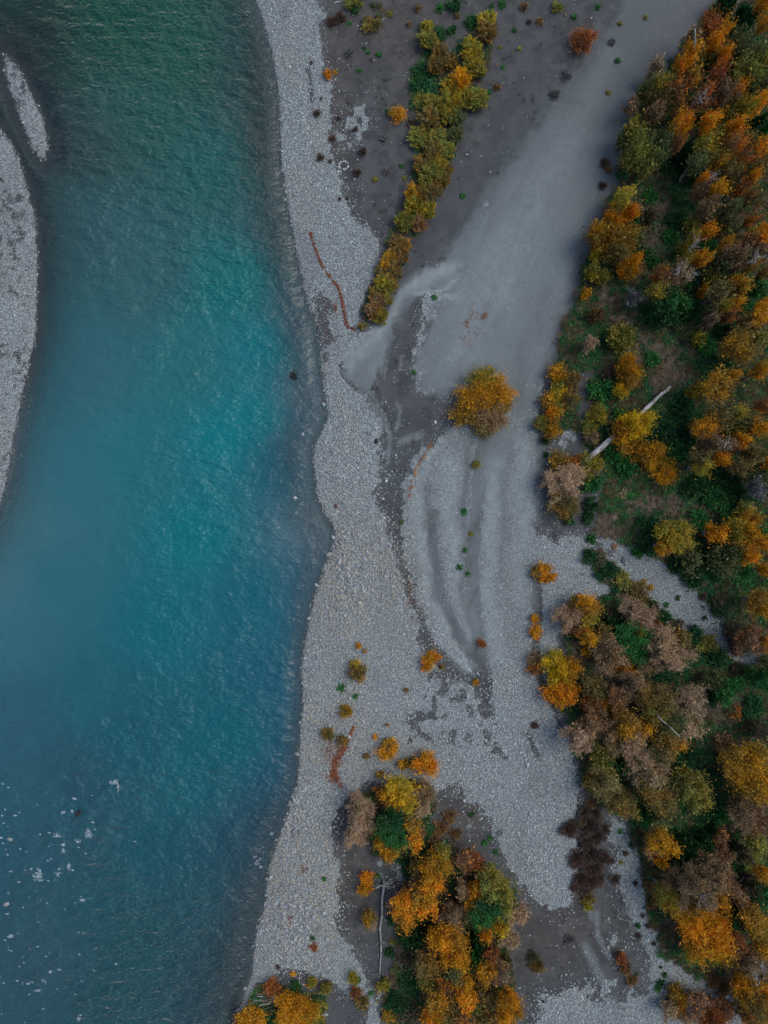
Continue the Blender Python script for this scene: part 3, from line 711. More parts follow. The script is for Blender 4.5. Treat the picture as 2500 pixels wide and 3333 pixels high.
for m_ in STONE_MESH:
    k_ = m_.copy(); k_.name = 'cobble'; k_.materials.clear(); k_.materials.append(M_COBBLE); CB.append(k_)
def cobble_zone(x, y, sh, lft, tone, s):
    ys = (1666.5 - y * PX) / DS
    z = 'very large' if s > .75 else 'large'
    if sh < -.02:
        return (f'{z} {tone} cobble under the riffle at the lower left', 'cobbles under the riffle') if x < -28 and y < -22 else (f'{z} {tone} cobble lying in the shallow water beside the gravel bar', 'cobbles in the shallows')
    at = 'at the edge of' if sh < 1.2 else 'well inside' if sh > 6 else 'just inland on'
    if lft: return (f'{z} {tone} cobble {at} the bar across the river', 'cobbles on the far bar')
    if x > 16 and ys > 1600: return (f'{z} {tone} cobble {at} the lower right gravel', 'cobbles on the lower right gravel')
    if ys < 740: return (f'{z} {tone} cobble {at} the gravel band above the strip tip', 'cobbles on the upper gravel band')
    if ys < 1420: return (f'{z} {tone} cobble {at} the middle gravel bar', 'cobbles on the middle bar')
    if ys < 1700: return (f'{z} {tone} cobble {at} the gravel bar above the bottom grove', 'cobbles above the bottom grove')
    return (f'{z} {tone} cobble {at} the lower gravel bar beside the river', 'cobbles on the lower bar')
for i in big:
    s_ = float(SZ[i]) * 1.6
    o = link(bpy.data.objects.new('cobble', CB[random.randrange(7)]))
    o.location = (X[i], Y[i], Z[i] + s_ * .1); o.rotation_euler = (random.gauss(0, .12), random.gauss(0, .12), random.uniform(0, 6.28)); o.scale = (s_, s_ * random.uniform(.8, 1), s_ * random.uniform(.7, 1))
    sh_ = float(S['shore'][keep][i]); v_ = random.uniform(.2, .46) if sh_ > 0 else random.uniform(.14, .4)
    o.color = (v_, v_ * random.uniform(.97, 1.03), v_ * random.uniform(.88, 1.04), 1)
    tone_ = 'dark grey' if v_ < .26 else 'pale' if v_ > .38 else 'mid grey'
    lb_, gp_ = cobble_zone(X[i], Y[i], sh_, float(S['shore_l'][keep][i]) > -.05, tone_, s_)
    tag(o, lb_, 'stone', gp_)

# ------------------------------------------------------------------ plants: prototypes
def quads_to_mesh(name, c, u, v, val, mat):
    """one rhombus per leaf"""
    n = len(c)
    P = np.stack([c - u, c + v, c + u, c - v], 1).reshape(-1, 3)
    F = np.arange(4 * n).reshape(n, 4)
    me = mesh_np(name, P, F, mat)
    col_attr(me, 'leaf', np.repeat(val, 4, 0))
    return me
def leaf_frame(rng, n, L, Wd, up=.7, along=None, k=0.0):
    d = rng.normal(size=(n, 3))
    if along is not None: d = d * (1 - k) + along * k * 2
    d /= np.linalg.norm(d, axis=1, keepdims=True) + 1e-9
    nr = rng.normal(size=(n, 3)) * .8 + np.array([0, 0, up * 1.6])
    v = np.cross(nr, d); v /= np.linalg.norm(v, axis=1, keepdims=True) + 1e-9
    s = np.exp(rng.normal(0, .25, (n, 1)))
    return d * (L * .5) * s, v * (Wd * .5) * s
def tube(paths, sides=5):
    """paths: list of (points, radii) -> verts, faces"""
    V, F = [], []
    for pts, rad in paths:
        b = len(V); k = len(pts)
        for i, (p, r) in enumerate(zip(pts, rad)):
            p = Vector(p); t = (Vector(pts[min(i + 1, k - 1)]) - Vector(pts[max(i - 1, 0)]))
            if t.length < 1e-6: t = Vector((0, 0, 1))
            t.normalize(); a = t.orthogonal().normalized(); c = t.cross(a)
            for s in range(sides):
                th = 2 * math.pi * s / sides
                V.append(p + (a * math.cos(th) + c * math.sin(th)) * r)
        for i in range(k - 1):
            for s in range(sides):
                F.append((b + i * sides + s, b + i * sides + (s + 1) % sides, b + (i + 1) * sides + (s + 1) % sides, b + (i + 1) * sides + s))
    return np.array([tuple(p) for p in V]), np.array(F)
def limb(a, b, r0, r1, sag, rs, k=4):
    a = Vector(a); b = Vector(b); pts = []; rad = []
    for i in range(k + 1):
        t = i / k
        p = a.lerp(b, t) + Vector((rs.gauss(0, .04), rs.gauss(0, .04), sag * math.sin(t * math.pi))) * (b - a).length
        if i == 0: p = a
        pts.append(p); rad.append(r0 * (1 - t) + r1 * t)
    return pts, rad
def proto_broad(r, h, seed, dens=1.0, leaf=.21, low=.30, spray=0.5, sparse=0.0):
    rng = np.random.default_rng(seed); rs = random.Random(seed)
    nC = int(12 + 15 * r ** 1.25)
    N_ = int(760 * r ** 1.65 * dens) + 60
    zc = h * (low + (1 - low) * .42); hz = h * (1 - low) * .56
    ph = rng.uniform(0, 6.28, 6)
    cen = []
    while len(cen) < nC:
        d = rng.normal(size=3); d /= np.linalg.norm(d); d[2] = d[2] * .8 + .25
        th = math.atan2(d[1], d[0])
        lob = .78 + .20 * math.sin(2 * th + ph[0]) * math.sin(th + ph[3]) + .13 * math.sin(5 * th + ph[1]) + .10 * math.sin(9 * th + ph[2])
        q = rng.uniform(.25, 1.0) ** .5 * lob
        cen.append((d[0] * r * q, d[1] * r * q, zc + d[2] * hz * q))
    cen = np.array(cen)
    ci = rng.integers(0, nC, N_)
    wgt = np.exp(rng.normal(0, .5, nC)); wgt /= wgt.sum(); ci = rng.choice(nC, N_, p=wgt)
    sg = .13 * r + .10
    axis_ = cen - np.array([0, 0, h * low * .8]); axis_ /= np.linalg.norm(axis_, axis=1, keepdims=True) + 1e-9
    off = rng.standard_t(5, size=(N_, 3)) * np.array([1, 1, .6]) * sg * .72
    off += axis_[ci] * (rng.normal(size=(N_, 1)) * sg * 1.5 * spray)
    c = cen[ci] + off
    c[:, 2] = np.maximum(c[:, 2], .08)
    u, v = leaf_frame(rng, N_, leaf * 1.75, leaf * .78, .75, axis_[ci], .45)
    cv = np.array([.5 + .9 * mnoise.noise(Vector(p) * (1.1 / max(r, .6)) + Vector((seed * 3.1, 0, 0))) for p in cen])
    cv = cv + rng.normal(0, .13, nC)
    val = np.stack([np.clip(cv[ci], 0, 1), rng.random(N_), rng.random(N_)], 1)
    crown = quads_to_mesh('crown', c, u, v, val, M_LEAF)
    tr = .035 * h + .03
    paths = [limb((0, 0, -.1), (rs.gauss(0, .05) * r, rs.gauss(0, .05) * r, h * .75), tr, tr * .3, 0, rs, 5)]
    for i in rng.permutation(nC)[:max(6, nC // 2)]:
        z0 = rs.uniform(low * .5, .6) * h
        paths.append(limb((0, 0, z0), tuple(cen[i]), tr * .4, .012, .06, rs, 3))
    tv, tf = tube(paths)
    return crown, mesh_np('trunk', tv, tf, M_BARK, True)
def strips(a, b, w, rng):
    """thin twigs as slender triangles a->b"""
    d = b - a; n = len(a)
    nr = rng.normal(size=(n, 3)); v = np.cross(d, nr); v /= np.linalg.norm(v, axis=1, keepdims=True) + 1e-9
    v = v * w.reshape(-1, 1)
    P = np.stack([a - v, a + v, b + v * .3, b - v * .3], 1).reshape(-1, 3)
    return P
def proto_bare(r, h, seed, leafy=1.25, tw=.02):
    rng = np.random.default_rng(seed); rs = random.Random(seed)
    tr = .03 * h + .03
    paths = [limb((0, 0, -.1), (rs.gauss(0, .08) * r, rs.gauss(0, .08) * r, h * .7), tr, tr * .3, 0, rs, 5)]
    A, B, Wd = [], [], []
    prim = int(9 + 4 * r)
    for i in range(prim):
        th = rs.uniform(0, 6.28); el = rs.uniform(.25, 1.4)
        z0 = h * rs.uniform(.12, .55); q = rs.uniform(.55, .95)
        tip = np.array([math.cos(th) * math.cos(el) * r * q * 1.15, math.sin(th) * math.cos(el) * r * q * 1.15, min(h, z0 + math.sin(el) * h * .55 * q + .15 * h)])
        p, rd = limb((0, 0, z0), tuple(tip), tr * .45, .015, .05, rs, 4); paths.append((p, rd))
        a0 = np.array([0, 0, z0])
        m = int(60 + 60 * r)
        t = rng.uniform(.25, 1.05, m)[:, None]
        base = a0 + (tip - a0) * t + rng.normal(size=(m, 3)) * .06 * r
        dirv = (tip - a0) / np.linalg.norm(tip - a0)
        d = dirv * .7 + rng.normal(size=(m, 3)) * .55 + np.array([0, 0, .25]); d /= np.linalg.norm(d, axis=1, keepdims=True)
        L = (.25 + .20 * r) * rng.uniform(.4, 1.1, m)[:, None]
        A.append(base); B.append(base + d * L); Wd.append(np.full(m, tw))
        # finer twigs
        k = m * 2; s = rng.integers(0, m, k)
        bb = base[s] + d[s] * L[s] * rng.uniform(.3, 1, (k, 1)); dd = d[s] * .6 + rng.normal(size=(k, 3)) * .6; dd /= np.linalg.norm(dd, axis=1, keepdims=True)
        A.append(bb); B.append(bb + dd * L[s] * .5); Wd.append(np.full(k, tw * .7))
    A = np.concatenate(A); B = np.concatenate(B); Wd = np.concatenate(Wd)
    B[:, 2] = np.maximum(B[:, 2], .05); A[:, 2] = np.maximum(A[:, 2], .03)
    P = strips(A, B, Wd, rng); n1 = len(A)
    val1 = np.stack([np.full(n1, .15), rng.random(n1), rng.random(n1)], 1)
    n2 = int(520 * r ** 1.6 * leafy) + 10
    s = rng.integers(0, n1, n2); c = B[s] + rng.normal(size=(n2, 3)) * .12
    u, v = leaf_frame(rng, n2, .15, .09)
    P2 = np.stack([c - u, c + v, c + u, c - v], 1).reshape(-1, 3)
    side = np.array([mnoise.noise(Vector(p) * (1.0 / max(r, .6)) + Vector((seed, 1, 2))) for p in c])
    val2 = np.stack([np.clip(.42 + side * .9, 0, 1), rng.random(n2), rng.random(n2)], 1)
    V = np.concatenate([P, P2]); F = np.arange(len(V)).reshape(-1, 4)
    crown = mesh_np('crown', V, F, M_TWIG); col_attr(crown, 'leaf', np.repeat(np.concatenate([val1, val2]), 4, 0))
    tv, tf = tube(paths)
    return crown, mesh_np('trunk', tv, tf, M_BARK, True)
def proto_willow(r, h, seed):
    """many upright wands with narrow leaves"""
    rng = np.random.default_rng(seed); rs = random.Random(seed)
    nW = int(26 + 34 * r ** 1.5); paths = []; C, Ax, K = [], [], []
    for i in range(nW):
        th = rs.uniform(0, 6.28); q = math.sqrt(rs.random()); lean = q * r
        b = np.array([math.cos(th) * lean * .55, math.sin(th) * lean * .55, 0]); hh = h * rs.uniform(.6, 1.08) * (1 - .35 * q * q)
        t = np.array([math.cos(th) * lean, math.sin(th) * lean, hh]) + np.array([rs.gauss(0, .1), rs.gauss(0, .1), 0])
        if i < 26: paths.append(limb(tuple(b), tuple(t), .025, .008, .03, rs, 3))
        m = int(36 * (h / 2.5) ** .5 + 8)
        s = rng.uniform(.35, 1.02, m)[:, None]; p = b + (t - b) * s + rng.normal(size=(m, 3)) * (.055 + .05 * r ** .5)
        C.append(p); Ax.append(np.tile((t - b) / np.linalg.norm(t - b) + np.array([math.cos(th), math.sin(th), 0]) * .5, (m, 1)))
        K.append(np.full(m, np.clip(.5 + .9 * mnoise.noise(Vector(t) * (.9 / max(r, .6)) + Vector((seed * 2.7, 0, 0))) + rs.gauss(0, .2), 0, 1)))
    C = np.concatenate(C); Ax = np.concatenate(Ax); K = np.concatenate(K); n = len(C)
    C[:, 2] = np.maximum(C[:, 2], .06)
    u, v = leaf_frame(rng, n, .32, .085, .7, Ax, .62)
    crown = quads_to_mesh('crown', C, u, v, np.stack([K, rng.random(n), rng.random(n)], 1), M_LEAF)
    tv, tf = tube(paths, 4)
    return crown, mesh_np('stems', tv, tf, M_BARK, True)
def proto_dark(r, h, seed):
    """withered bush of radiating stalks"""
    rng = np.random.default_rng(seed)
    n = int(300 * r ** 1.6) + 40
    th = rng.uniform(0, 6.28, n); q = np.sqrt(rng.random(n)); lob = 1 + .18 * np.sin(3 * th + seed) + .12 * np.sin(5 * th + seed * 2)
    base = np.stack([np.cos(th) * q * r * .45, np.sin(th) * q * r * .45, np.zeros(n)], 1)
    tip = np.stack([np.cos(th) * q * r * lob, np.sin(th) * q * r * lob, h * rng.uniform(.5, 1.05, n) * (1 - .55 * q ** 2)], 1) + rng.normal(size=(n, 3)) * .06
    mid = base * .4 + tip * .6; mid[:, 2] += .08 * h
    k = 3; s = rng.integers(0, n, n * k); a2 = base[s] + (tip[s] - base[s]) * rng.uniform(.45, .95, (n * k, 1)); d2 = (tip[s] - base[s]) * .22 + rng.normal(size=(n * k, 3)) * .07
    A = np.concatenate([base, mid, a2]); B = np.concatenate([mid, tip, a2 + d2]); w = np.concatenate([np.full(2 * n, .024), np.full(n * k, .03)])
    A[:, 2] = np.maximum(A[:, 2], .01); B[:, 2] = np.maximum(B[:, 2], .02)
    V = strips(A, B, w, rng); N_ = len(A)
    me = mesh_np('stalks', V, np.arange(len(V)).reshape(-1, 4), M_TWIG)
    col_attr(me, 'leaf', np.repeat(np.stack([rng.uniform(.2, .9, N_), rng.random(N_), rng.random(N_)], 1), 4, 0))
    return me, None
def proto_weed(r, h, seed):
    rng = np.random.default_rng(seed); n = int(60 + 90 * r)
    th = rng.uniform(0, 6.28, n); q = rng.random(n) ** .8 * (.7 + .5 * np.sin(2.5 * th + seed) ** 2 + .25 * np.sin(7 * th + seed))
    c = np.stack([np.cos(th) * q * r, np.sin(th) * q * r, .03 + h * rng.random(n) * np.clip(1 - .6 * q, .2, 1)], 1)
    ax = np.stack([np.cos(th), np.sin(th), np.full(n, .4)], 1)
    u, v = leaf_frame(rng, n, .26, .12, .9, ax, .7)
    return quads_to_mesh('leaves', c, u, v, np.stack([rng.random(n), rng.random(n), rng.random(n)], 1), M_LEAF), None
def proto_conifer(r, h, seed):
    rng = np.random.default_rng(seed); rs = random.Random(seed); C, Ax = [], []; paths = [limb((0, 0, -.1), (0, 0, h), .03 * h, .02, 0, rs, 4)]
    for t in range(16):
        f = t / 16; z = h * (.08 + .9 * f); rr = r * (1 - f) ** .8; nb = max(4, int(11 * (1 - f) + 3))
        for b in range(nb):
            th = 6.283 * b / nb + t * .7 + rs.gauss(0, .12); L = rr * rs.uniform(.75, 1.1); tip = np.array([math.cos(th) * L, math.sin(th) * L, z - .18 * L])
            a0 = np.array([0, 0, z]); m = int(34 * L / r * 2 + 6); s = rng.uniform(.15, 1, m)[:, None]
            side = np.array([-math.sin(th), math.cos(th), 0]) * rng.normal(size=(m, 1)) * .16 * (1.25 - s) * r * .6
            C.append(a0 + (tip - a0) * s + side + rng.normal(size=(m, 3)) * .05); Ax.append(np.tile((tip - a0) / (L + 1e-6), (m, 1)))
            paths.append(limb(tuple(a0), tuple(tip), .03, .008, .0, rs, 2))
    C = np.concatenate(C); Ax = np.concatenate(Ax); n = len(C); u, v = leaf_frame(rng, n, .34, .13, .8, Ax, .6)
    C[:, 2] = np.maximum(C[:, 2], .1)
    crown = quads_to_mesh('crown', C, u, v, np.stack([rng.random(n), rng.random(n), rng.random(n)], 1), M_LEAF)
    tv, tf = tube(paths, 4)
    return crown, mesh_np('trunk', tv, tf, M_BARK, True)
SIZES = {'t': (1.0, 1.6, 2.3, 3.2, 4.4), 's': (.35, .6, 1.0, 1.5, 2.1), 'w': (.7, 1.1, 1.6, 2.2), 'b': (.6, 1.1, 1.8, 2.7, 3.8), 'd': (.35, .7, 1.2, 1.8), 'l': (.6, 1.1, 1.8, 2.8), 'p': (.2, .45), 'c': (2.4,), 'g': (1.0, 2.0, 3.4)}
def type_h(t, r):
    return {'t': 1.15 * r + 3.4, 's': 1.0 * r + .35, 'w': .75 * r + 1.3, 'b': 1.2 * r + 2.4, 'd': .75 * r + .2, 'l': .45 * r + .25, 'p': .5 * r + .1, 'c': 5.5, 'g': .8 * r + 2.2}[t]
PROTO = {}
def proto(t, r):
    k = min(range(len(SIZES[t])), key=lambda i: abs(math.log(SIZES[t][i] / r)))
    rr = SIZES[t][k]; nv = {'t': 3, 'w': 3, 's': 3, 'b': 3, 'd': 3, 'l': 2, 'p': 3, 'c': 1, 'g': 2}[t]
    v = random.randrange(nv); key = (t, k, v)
    if key not in PROTO:
        h = type_h(t, rr); sd = hash((ord(t), k, v)) % 9973
        if t == 't': q = proto_broad(rr, h, sd, 2.0, .125, .30, 1.2)
        elif t == 's': q = proto_broad(rr, h, sd, 2.3, .12 if rr > .5 else .12, .05, .7)
        elif t == 'l': q = proto_broad(rr, h, sd, 1.2, .19, .0, .3)
        elif t == 'g': q = proto_broad(rr, h, sd, 1.3, .17, .12, 1.0)
        elif t == 'w': q = proto_willow(rr, h, sd)
        elif t == 'b': q = proto_bare(rr, h, sd)
        elif t == 'd': q = proto_dark(rr, h, sd)
        elif t == 'p': q = proto_weed(rr, h, sd)
        else: q = proto_conifer(rr, h, sd)
        PROTO[key] = (rr, h, q)
    return PROTO[key]
# colours: first, second, word
PAL = {
    'or': ((.62, .215, .012), (.50, .25, .016), 'bright orange'), 'gd': ((.57, .255, .013), (.34, .175, .020), 'golden'), 'ye': ((.62, .36, .014), (.36, .28, .03), 'yellow'),
    'ru': ((.36, .115, .030), (.20, .085, .035), 'rust red'), 'og': ((.52, .20, .014), (.10, .12, .025), 'orange and green'), 'yo': ((.35, .245, .026), (.18, .185, .034), 'yellow olive'),
    'ol': ((.18, .185, .042), (.26, .20, .038), 'olive'), 'ob': ((.165, .128, .046), (.27, .16, .035), 'olive brown'), 'go': ((.26, .16, .03), (.46, .23, .016), 'golden brown'),
    'gr': ((.026, .125, .030), (.045, .155, .034), 'green'), 'dg': ((.016, .068, .024), (.032, .090, .026), 'dark green'), 'gg': ((.100, .125, .050), (.14, .145, .045), 'grey green'),
    'vg': ((.022, .135, .034), (.045, .155, .034), 'vivid green'), 'br': ((.20, .130, .070), (.29, .15, .045), 'brown'), 'tn': ((.29, .195, .112), (.32, .205, .09), 'tan'), 'ro': ((.18, .105, .052), (.46, .16, .022), 'brown and orange'),
    'db': ((.085, .063, .050), (.15, .104, .078), 'dark brown'), 'mr': ((.115, .072, .055), (.17, .105, .078), 'maroon'), 'gy': ((.13, .125, .12), (.19, .18, .165), 'grey'), 'bg': ((.11, .085, .055), (.05, .09, .03), 'brown and green'),
}
KIND = {'t': ('tree', 'tree', 'leafy tree'), 's': ('shrub', 'shrub', 'leafy shrub'), 'w': ('willow_shrub', 'shrub', 'upright willow shrub'), 'b': ('bare_tree', 'tree', 'half-bare twiggy tree'),
        'd': ('withered_bush', 'bush', 'withered twiggy bush'), 'l': ('low_shrub', 'shrub', 'low spreading shrub'), 'p': ('weed', 'plant', 'small leafy weed'), 'c': ('conifer', 'tree', 'dense conifer'), 'g': ('tall_shrub', 'shrub', 'tall loose shrub')}
ORD = ['first', 'second', 'third', 'fourth', 'fifth', 'sixth', 'seventh', 'eighth', 'ninth', 'tenth', 'eleventh', 'twelfth', 'thirteenth', 'fourteenth', 'fifteenth', 'sixteenth', 'seventeenth', 'eighteenth', 'nineteenth', 'twentieth']
PLACES = {'strip': 'in the silt shrub strip', 'flat': 'left of the shrub strip', 'silt': 'right of the shrub strip', 'clump': 'in the lone gravel thicket',
          'top': 'in the top right wood', 'mid': 'above the fallen log', 'log': 'around the fallen log', 'edge': 'left of the fallen log', 'right': 'right of the fallen log', 'path': 'beside the gravel footpath', 'thick': 'below the gravel footpath',
          'bar': 'alone on the gravel bar', 'grove': 'in the bottom centre grove', 'low': 'in the lower right wood', 'dark': 'in the dark gravel row', 'corner': 'by the driftwood pile'}
T = []   # zone, px, py, radius px, type, colour, height boost
def add(zone, t, s, text, dh=0.0):
    for e in text.split(';'):
        e = e.split()
        if not e: continue
        x, y = t(float(e[0]), float(e[1]))
        T.append((zone, x, y, float(e[2]) / s, e[3], e[4], dh + (float(e[5]) if len(e) > 5 else 0)))
add('strip', TA, 2.212, '''845 290 85 w ol; 850 190 45 w go; 1295 150 80 w gd; 1290 230 75 w ob; 1195 165 65 l dg; 940 350 65 w br; 945 470 75 w ob; 1040 450 65 w br; 1175 350 75 w yo; 1190 460 95 w yo; 1240 510 60 w ol;
 835 520 80 l dg; 800 660 95 l dg; 800 740 70 l ol; 880 640 60 l dg; 930 250 50 l dg; 1110 580 85 w gd; 1010 620 80 w gd; 1130 680 80 w go; 1220 690 75 w ol; 1030 740 85 w yo; 910 730 65 w ol; 880 860 90 w ob; 990 850 85 w yo; 1090 850 60 w gg;
 755 880 40 d db; 840 975 80 w ol; 940 990 90 w ol; 1055 985 55 w gg; 900 1080 85 w ob; 1010 1070 70 w ol; 820 1190 75 w ob; 940 1180 90 w yo; 1010 1210 50 w br; 860 1280 90 w ol; 965 1300 60 w ob; 790 1380 85 w go; 890 1400 85 w ob; 760 1480 80 w go; 850 1500 65 w go; 715 1580 80 w ol; 800 1600 65 w br''')
add('strip', TH, 2.212, '''745 320 80 w ob; 810 330 65 w go; 700 420 75 w go; 790 410 60 w br; 680 520 75 w br; 730 510 55 w ob; 650 600 70 w go; 710 610 50 w br; 630 690 72 w ob; 590 740 60 w br; 690 740 45 w ol; 570 820 60 w br; 630 820 55 w go; 515 930 28 s ob''')
add('flat', TA, 2.212, '''180 150 55 d mr; 240 120 55 d mr; 70 815 30 d db; 110 805 35 d mr; 375 480 28 d db; 375 508 18 p gr; 180 990 24 d mr; 125 1055 22 d db; 95 1130 34 d mr; 165 1160 20 d db; 400 1090 36 d db; 225 850 22 d db; 350 930 22 d db; 360 1240 34 d db; 375 1320 28 d db; 340 1465 25 d db; 290 1425 16 d mr;
 235 1430 14 d mr; 300 380 34 d gy; 150 25 30 d mr; 330 20 50 l ol; 350 60 30 l dg; 470 170 50 l ob; 430 200 30 l ol; 590 95 22 p ol; 150 540 24 s or; 200 520 12 p gd; 800 50 36 d tn; 960 55 34 p gr; 1060 35 40 l dg; 1045 220 30 l dg; 1080 110 26 d br; 1100 150 20 d br; 1405 25 26 p gr; 1400 50 18 p gr; 1565 45 28 d db; 440 375 10 p gr; 515 392 16 p gr; 410 345 10 p dg;
 680 1195 18 p gr; 700 1280 18 p ol; 490 1290 16 p ol; 570 1230 28 d gy; 645 1150 32 d gy; 590 1400 28 d gy; 575 1485 28 d gy; 555 990 34 d gy; 650 820 54 s gd; 600 100 18 p ol; 580 800 14 p dg; 560 730 18 d gy; 30 450 16 d mr; 500 825 20 d gy; 100 710 12 d db; 210 1010 16 d db; 300 165 12 p gr; 730 170 24 d br; 1330 40 14 p dg; 520 40 14 p dg''')
add('silt', TA, 2.212, '1118 1405 18 p gr; 1315 660 12 p gr; 1410 485 12 p gr; 1370 620 22 d br; 1530 350 12 p ol; 1390 340 10 p ol; 1600 155 16 d db')
add('silt', T2, 1.327, '855 180 52 s ru; 925 28 14 p gr; 822 72 9 p gr; 790 325 22 d gy; 740 405 22 d gy; 1020 100 12 p ol; 1130 75 11 p ol; 1008 262 9 p dg; 490 375 14 d br; 340 845 9 p gr; 970 400 12 p ol; 605 25 16 d br; 750 30 20 l ol; 675 90 14 d br; 510 15 14 p gr; 985 180 14 d gy; 955 700 22 d db; 945 800 18 d db; 565 130 8 p dg; 970 730 16 d br')
add('clump', T4, 1.327, '435 545 62 s yo; 400 610 70 s gd; 480 600 70 s gd; 345 680 58 s go; 420 640 60 s og; 470 690 65 s tn; 410 715 55 s ob; 500 650 42 s go; 445 745 40 s ob')
add('top', TB, 2.765, '''1120 270 100 t ru; 1240 280 80 t gd; 1150 420 85 t or; 960 380 80 b br; 940 520 95 t gd; 880 600 70 t or; 690 770 95 t yo; 850 830 95 t ro; 960 740 85 t go; 1230 540 65 t or; 1190 690 75 t ru; 1060 900 90 t ru; 630 630 95 b tn -2; 520 840 60 g gg -1; 430 980 75 b br -2; 650 930 110 g ob; 620 1060 110 b br;
 1350 430 110 g gg -1; 1500 540 130 l gg; 1420 700 130 g ol -1; 1560 650 130 l ol; 1600 800 120 l gg; 1500 830 110 g gg -2; 1370 830 70 t or; 1540 960 75 t or; 1440 1010 65 t yo; 1250 880 130 b br; 1200 960 90 b br; 860 1140 105 t or; 800 1220 70 t go; 1100 1130 100 t or; 820 1340 60 t ro; 430 1230 100 g ol; 345 1270 50 g gg -1; 470 1430 130 g ol; 640 1370 125 g gg; 560 1500 110 g ol;
 590 1070 90 b br; 1330 1190 90 t or; 1330 1350 130 t ro; 1100 1320 95 t yo; 1000 1490 100 t gg; 1450 1450 110 t ro; 1190 1480 95 t go; 1600 1350 100 t or; 1610 50 80 t gd; 1630 210 75 t gd; 1050 1630 60 t or; 1490 1620 75 t or; 1560 1140 75 l dg; 900 1440 100 l dg; 1270 70 80 l dg; 1420 200 80 l dg; 1300 1570 100 b ob; 1560 1260 60 l gr; 1540 1550 80 t ob; 1000 950 70 b tn''', 2.2)
add('mid', TC, 2.765, '''350 120 110 t yo -2; 290 190 70 t yo -2; 265 320 90 s or 1; 400 270 65 s or 1; 180 500 120 s go 1; 320 540 130 s go 1; 250 600 120 s ob 1; 420 460 75 s gr; 100 650 45 s ye; 390 770 90 s gd 1; 450 690 45 s or 1; 80 800 65 s yo; 165 850 55 s ol;
 1190 60 110 t gd; 1050 60 80 b br; 1420 40 95 t ro; 1300 240 95 t gg; 1060 220 120 b br; 1100 440 65 t or; 960 500 65 t yo; 880 600 45 s yo; 1270 550 75 t go; 1260 390 60 g gg; 1500 320 65 t ro; 1590 480 110 t or; 1460 560 110 b ro; 1040 690 85 t gd; 910 700 65 t yo; 860 820 110 b tn; 690 830 90 t ro; 650 960 75 t yo;
 1350 670 110 b br; 1490 750 75 t go; 1330 890 60 t gd; 1410 930 75 t go; 1060 970 42 s gd; 740 1120 120 c gr; 690 1150 95 g dg; 800 1080 95 g gr; 760 1200 85 g dg; 850 1110 60 g gr; 680 1050 60 g dg; 1350 1090 60 t gd; 1230 1110 65 t yo; 1180 1010 120 b ob; 1290 1200 70 t ro; 1550 1210 115 t gd; 1590 1090 60 t gd; 1430 1280 100 b ob; 1340 1480 130 t go; 1450 1520 85 t ob; 1600 1640 70 t yo; 1020 1400 50 s yo; 330 1400 125 l ol; 50 1420 100 b tn -2;
 400 1620 90 s gd 1; 10 1000 32 s gd; 450 1020 75 b gy -2; 1560 960 95 g gr; 1240 780 80 g gg; 1500 150 80 b ob; 1620 800 70 t ob; 1570 620 80 b tn; 1130 1250 70 b br; 920 1180 60 l dg; 560 300 60 l bg; 120 1180 60 l br''', 1.6)
add('edge', TD, 2.074, '240 40 58 s gd; 320 90 52 s ob; 230 180 52 s ye; 175 230 52 s go; 310 215 52 s ob; 205 305 50 s or; 130 370 45 s ol; 195 410 58 s go; 160 480 26 s dg; 360 60 30 s ob; 250 110 40 s yo; 235 260 42 s yo', .4)
add('log', TD, 2.074, '''720 60 75 s go 1; 660 150 48 s ye 1; 500 310 65 s yo; 455 390 52 s ol; 470 460 42 s tn; 775 370 95 s ye 1.5; 720 430 85 s gd 1; 700 490 75 s go .5; 890 590 85 s gd .5; 790 570 75 s go; 960 715 72 s gd .5; 960 650 50 s yo;
 255 660 85 s go .5; 350 640 52 s ro .5; 465 670 80 s yo .5; 270 760 115 b tn -1.5; 190 750 60 b tn -2; 370 720 70 b tn -1.5; 470 760 62 l gr; 280 920 95 s ob; 230 860 60 b tn -2; 320 1005 40 l dg; 470 920 38 l dg; 455 1010 38 l dg; 540 140 70 l gr; 600 60 60 l bg; 680 330 60 l gr; 540 400 50 l dg; 940 390 90 l dg; 1080 260 70 l dg; 620 560 60 l gr; 700 660 70 l gr; 860 470 60 l dg; 720 850 40 p gr; 690 840 36 p tn; 1160 800 80 l dg''', .3)
add('right', TD, 2.074, '''1215 400 95 t gd; 1330 330 125 b ob; 1440 300 75 t yo; 1450 490 72 t or; 1590 400 85 t gd; 1330 610 48 t or; 1280 500 120 b br; 1200 670 75 t yo; 1200 600 90 b ob; 1620 250 75 t ro; 1640 650 62 t or; 1590 820 100 b gy; 1400 50 62 t gd; 1300 120 110 t go; 1580 30 62 t gd; 1150 160 42 s yo; 1480 380 60 g gg; 1540 560 90 b ob; 1450 680 90 b ob -1; 1570 720 80 g gg''', 1.5)
add('right', TD, 2.074, '''960 1090 95 t yo -1; 1060 1080 90 t yo -1; 1000 1190 95 t yo -1; 1090 1160 80 t yo -1; 940 1200 70 t gd -1; 1030 1130 100 t yo -1; 1135 1300 72 g gg; 1300 1110 80 t or; 1420 1090 90 t yo; 1560 1150 120 t or; 1620 1120 65 t gr; 1520 1030 90 t gd; 1350 1270 110 g gg; 1440 1240 70 g gr; 1520 1270 80 t or; 1630 1360 65 t gd; 1600 1570 110 t go; 1470 1160 80 t go''', .6)
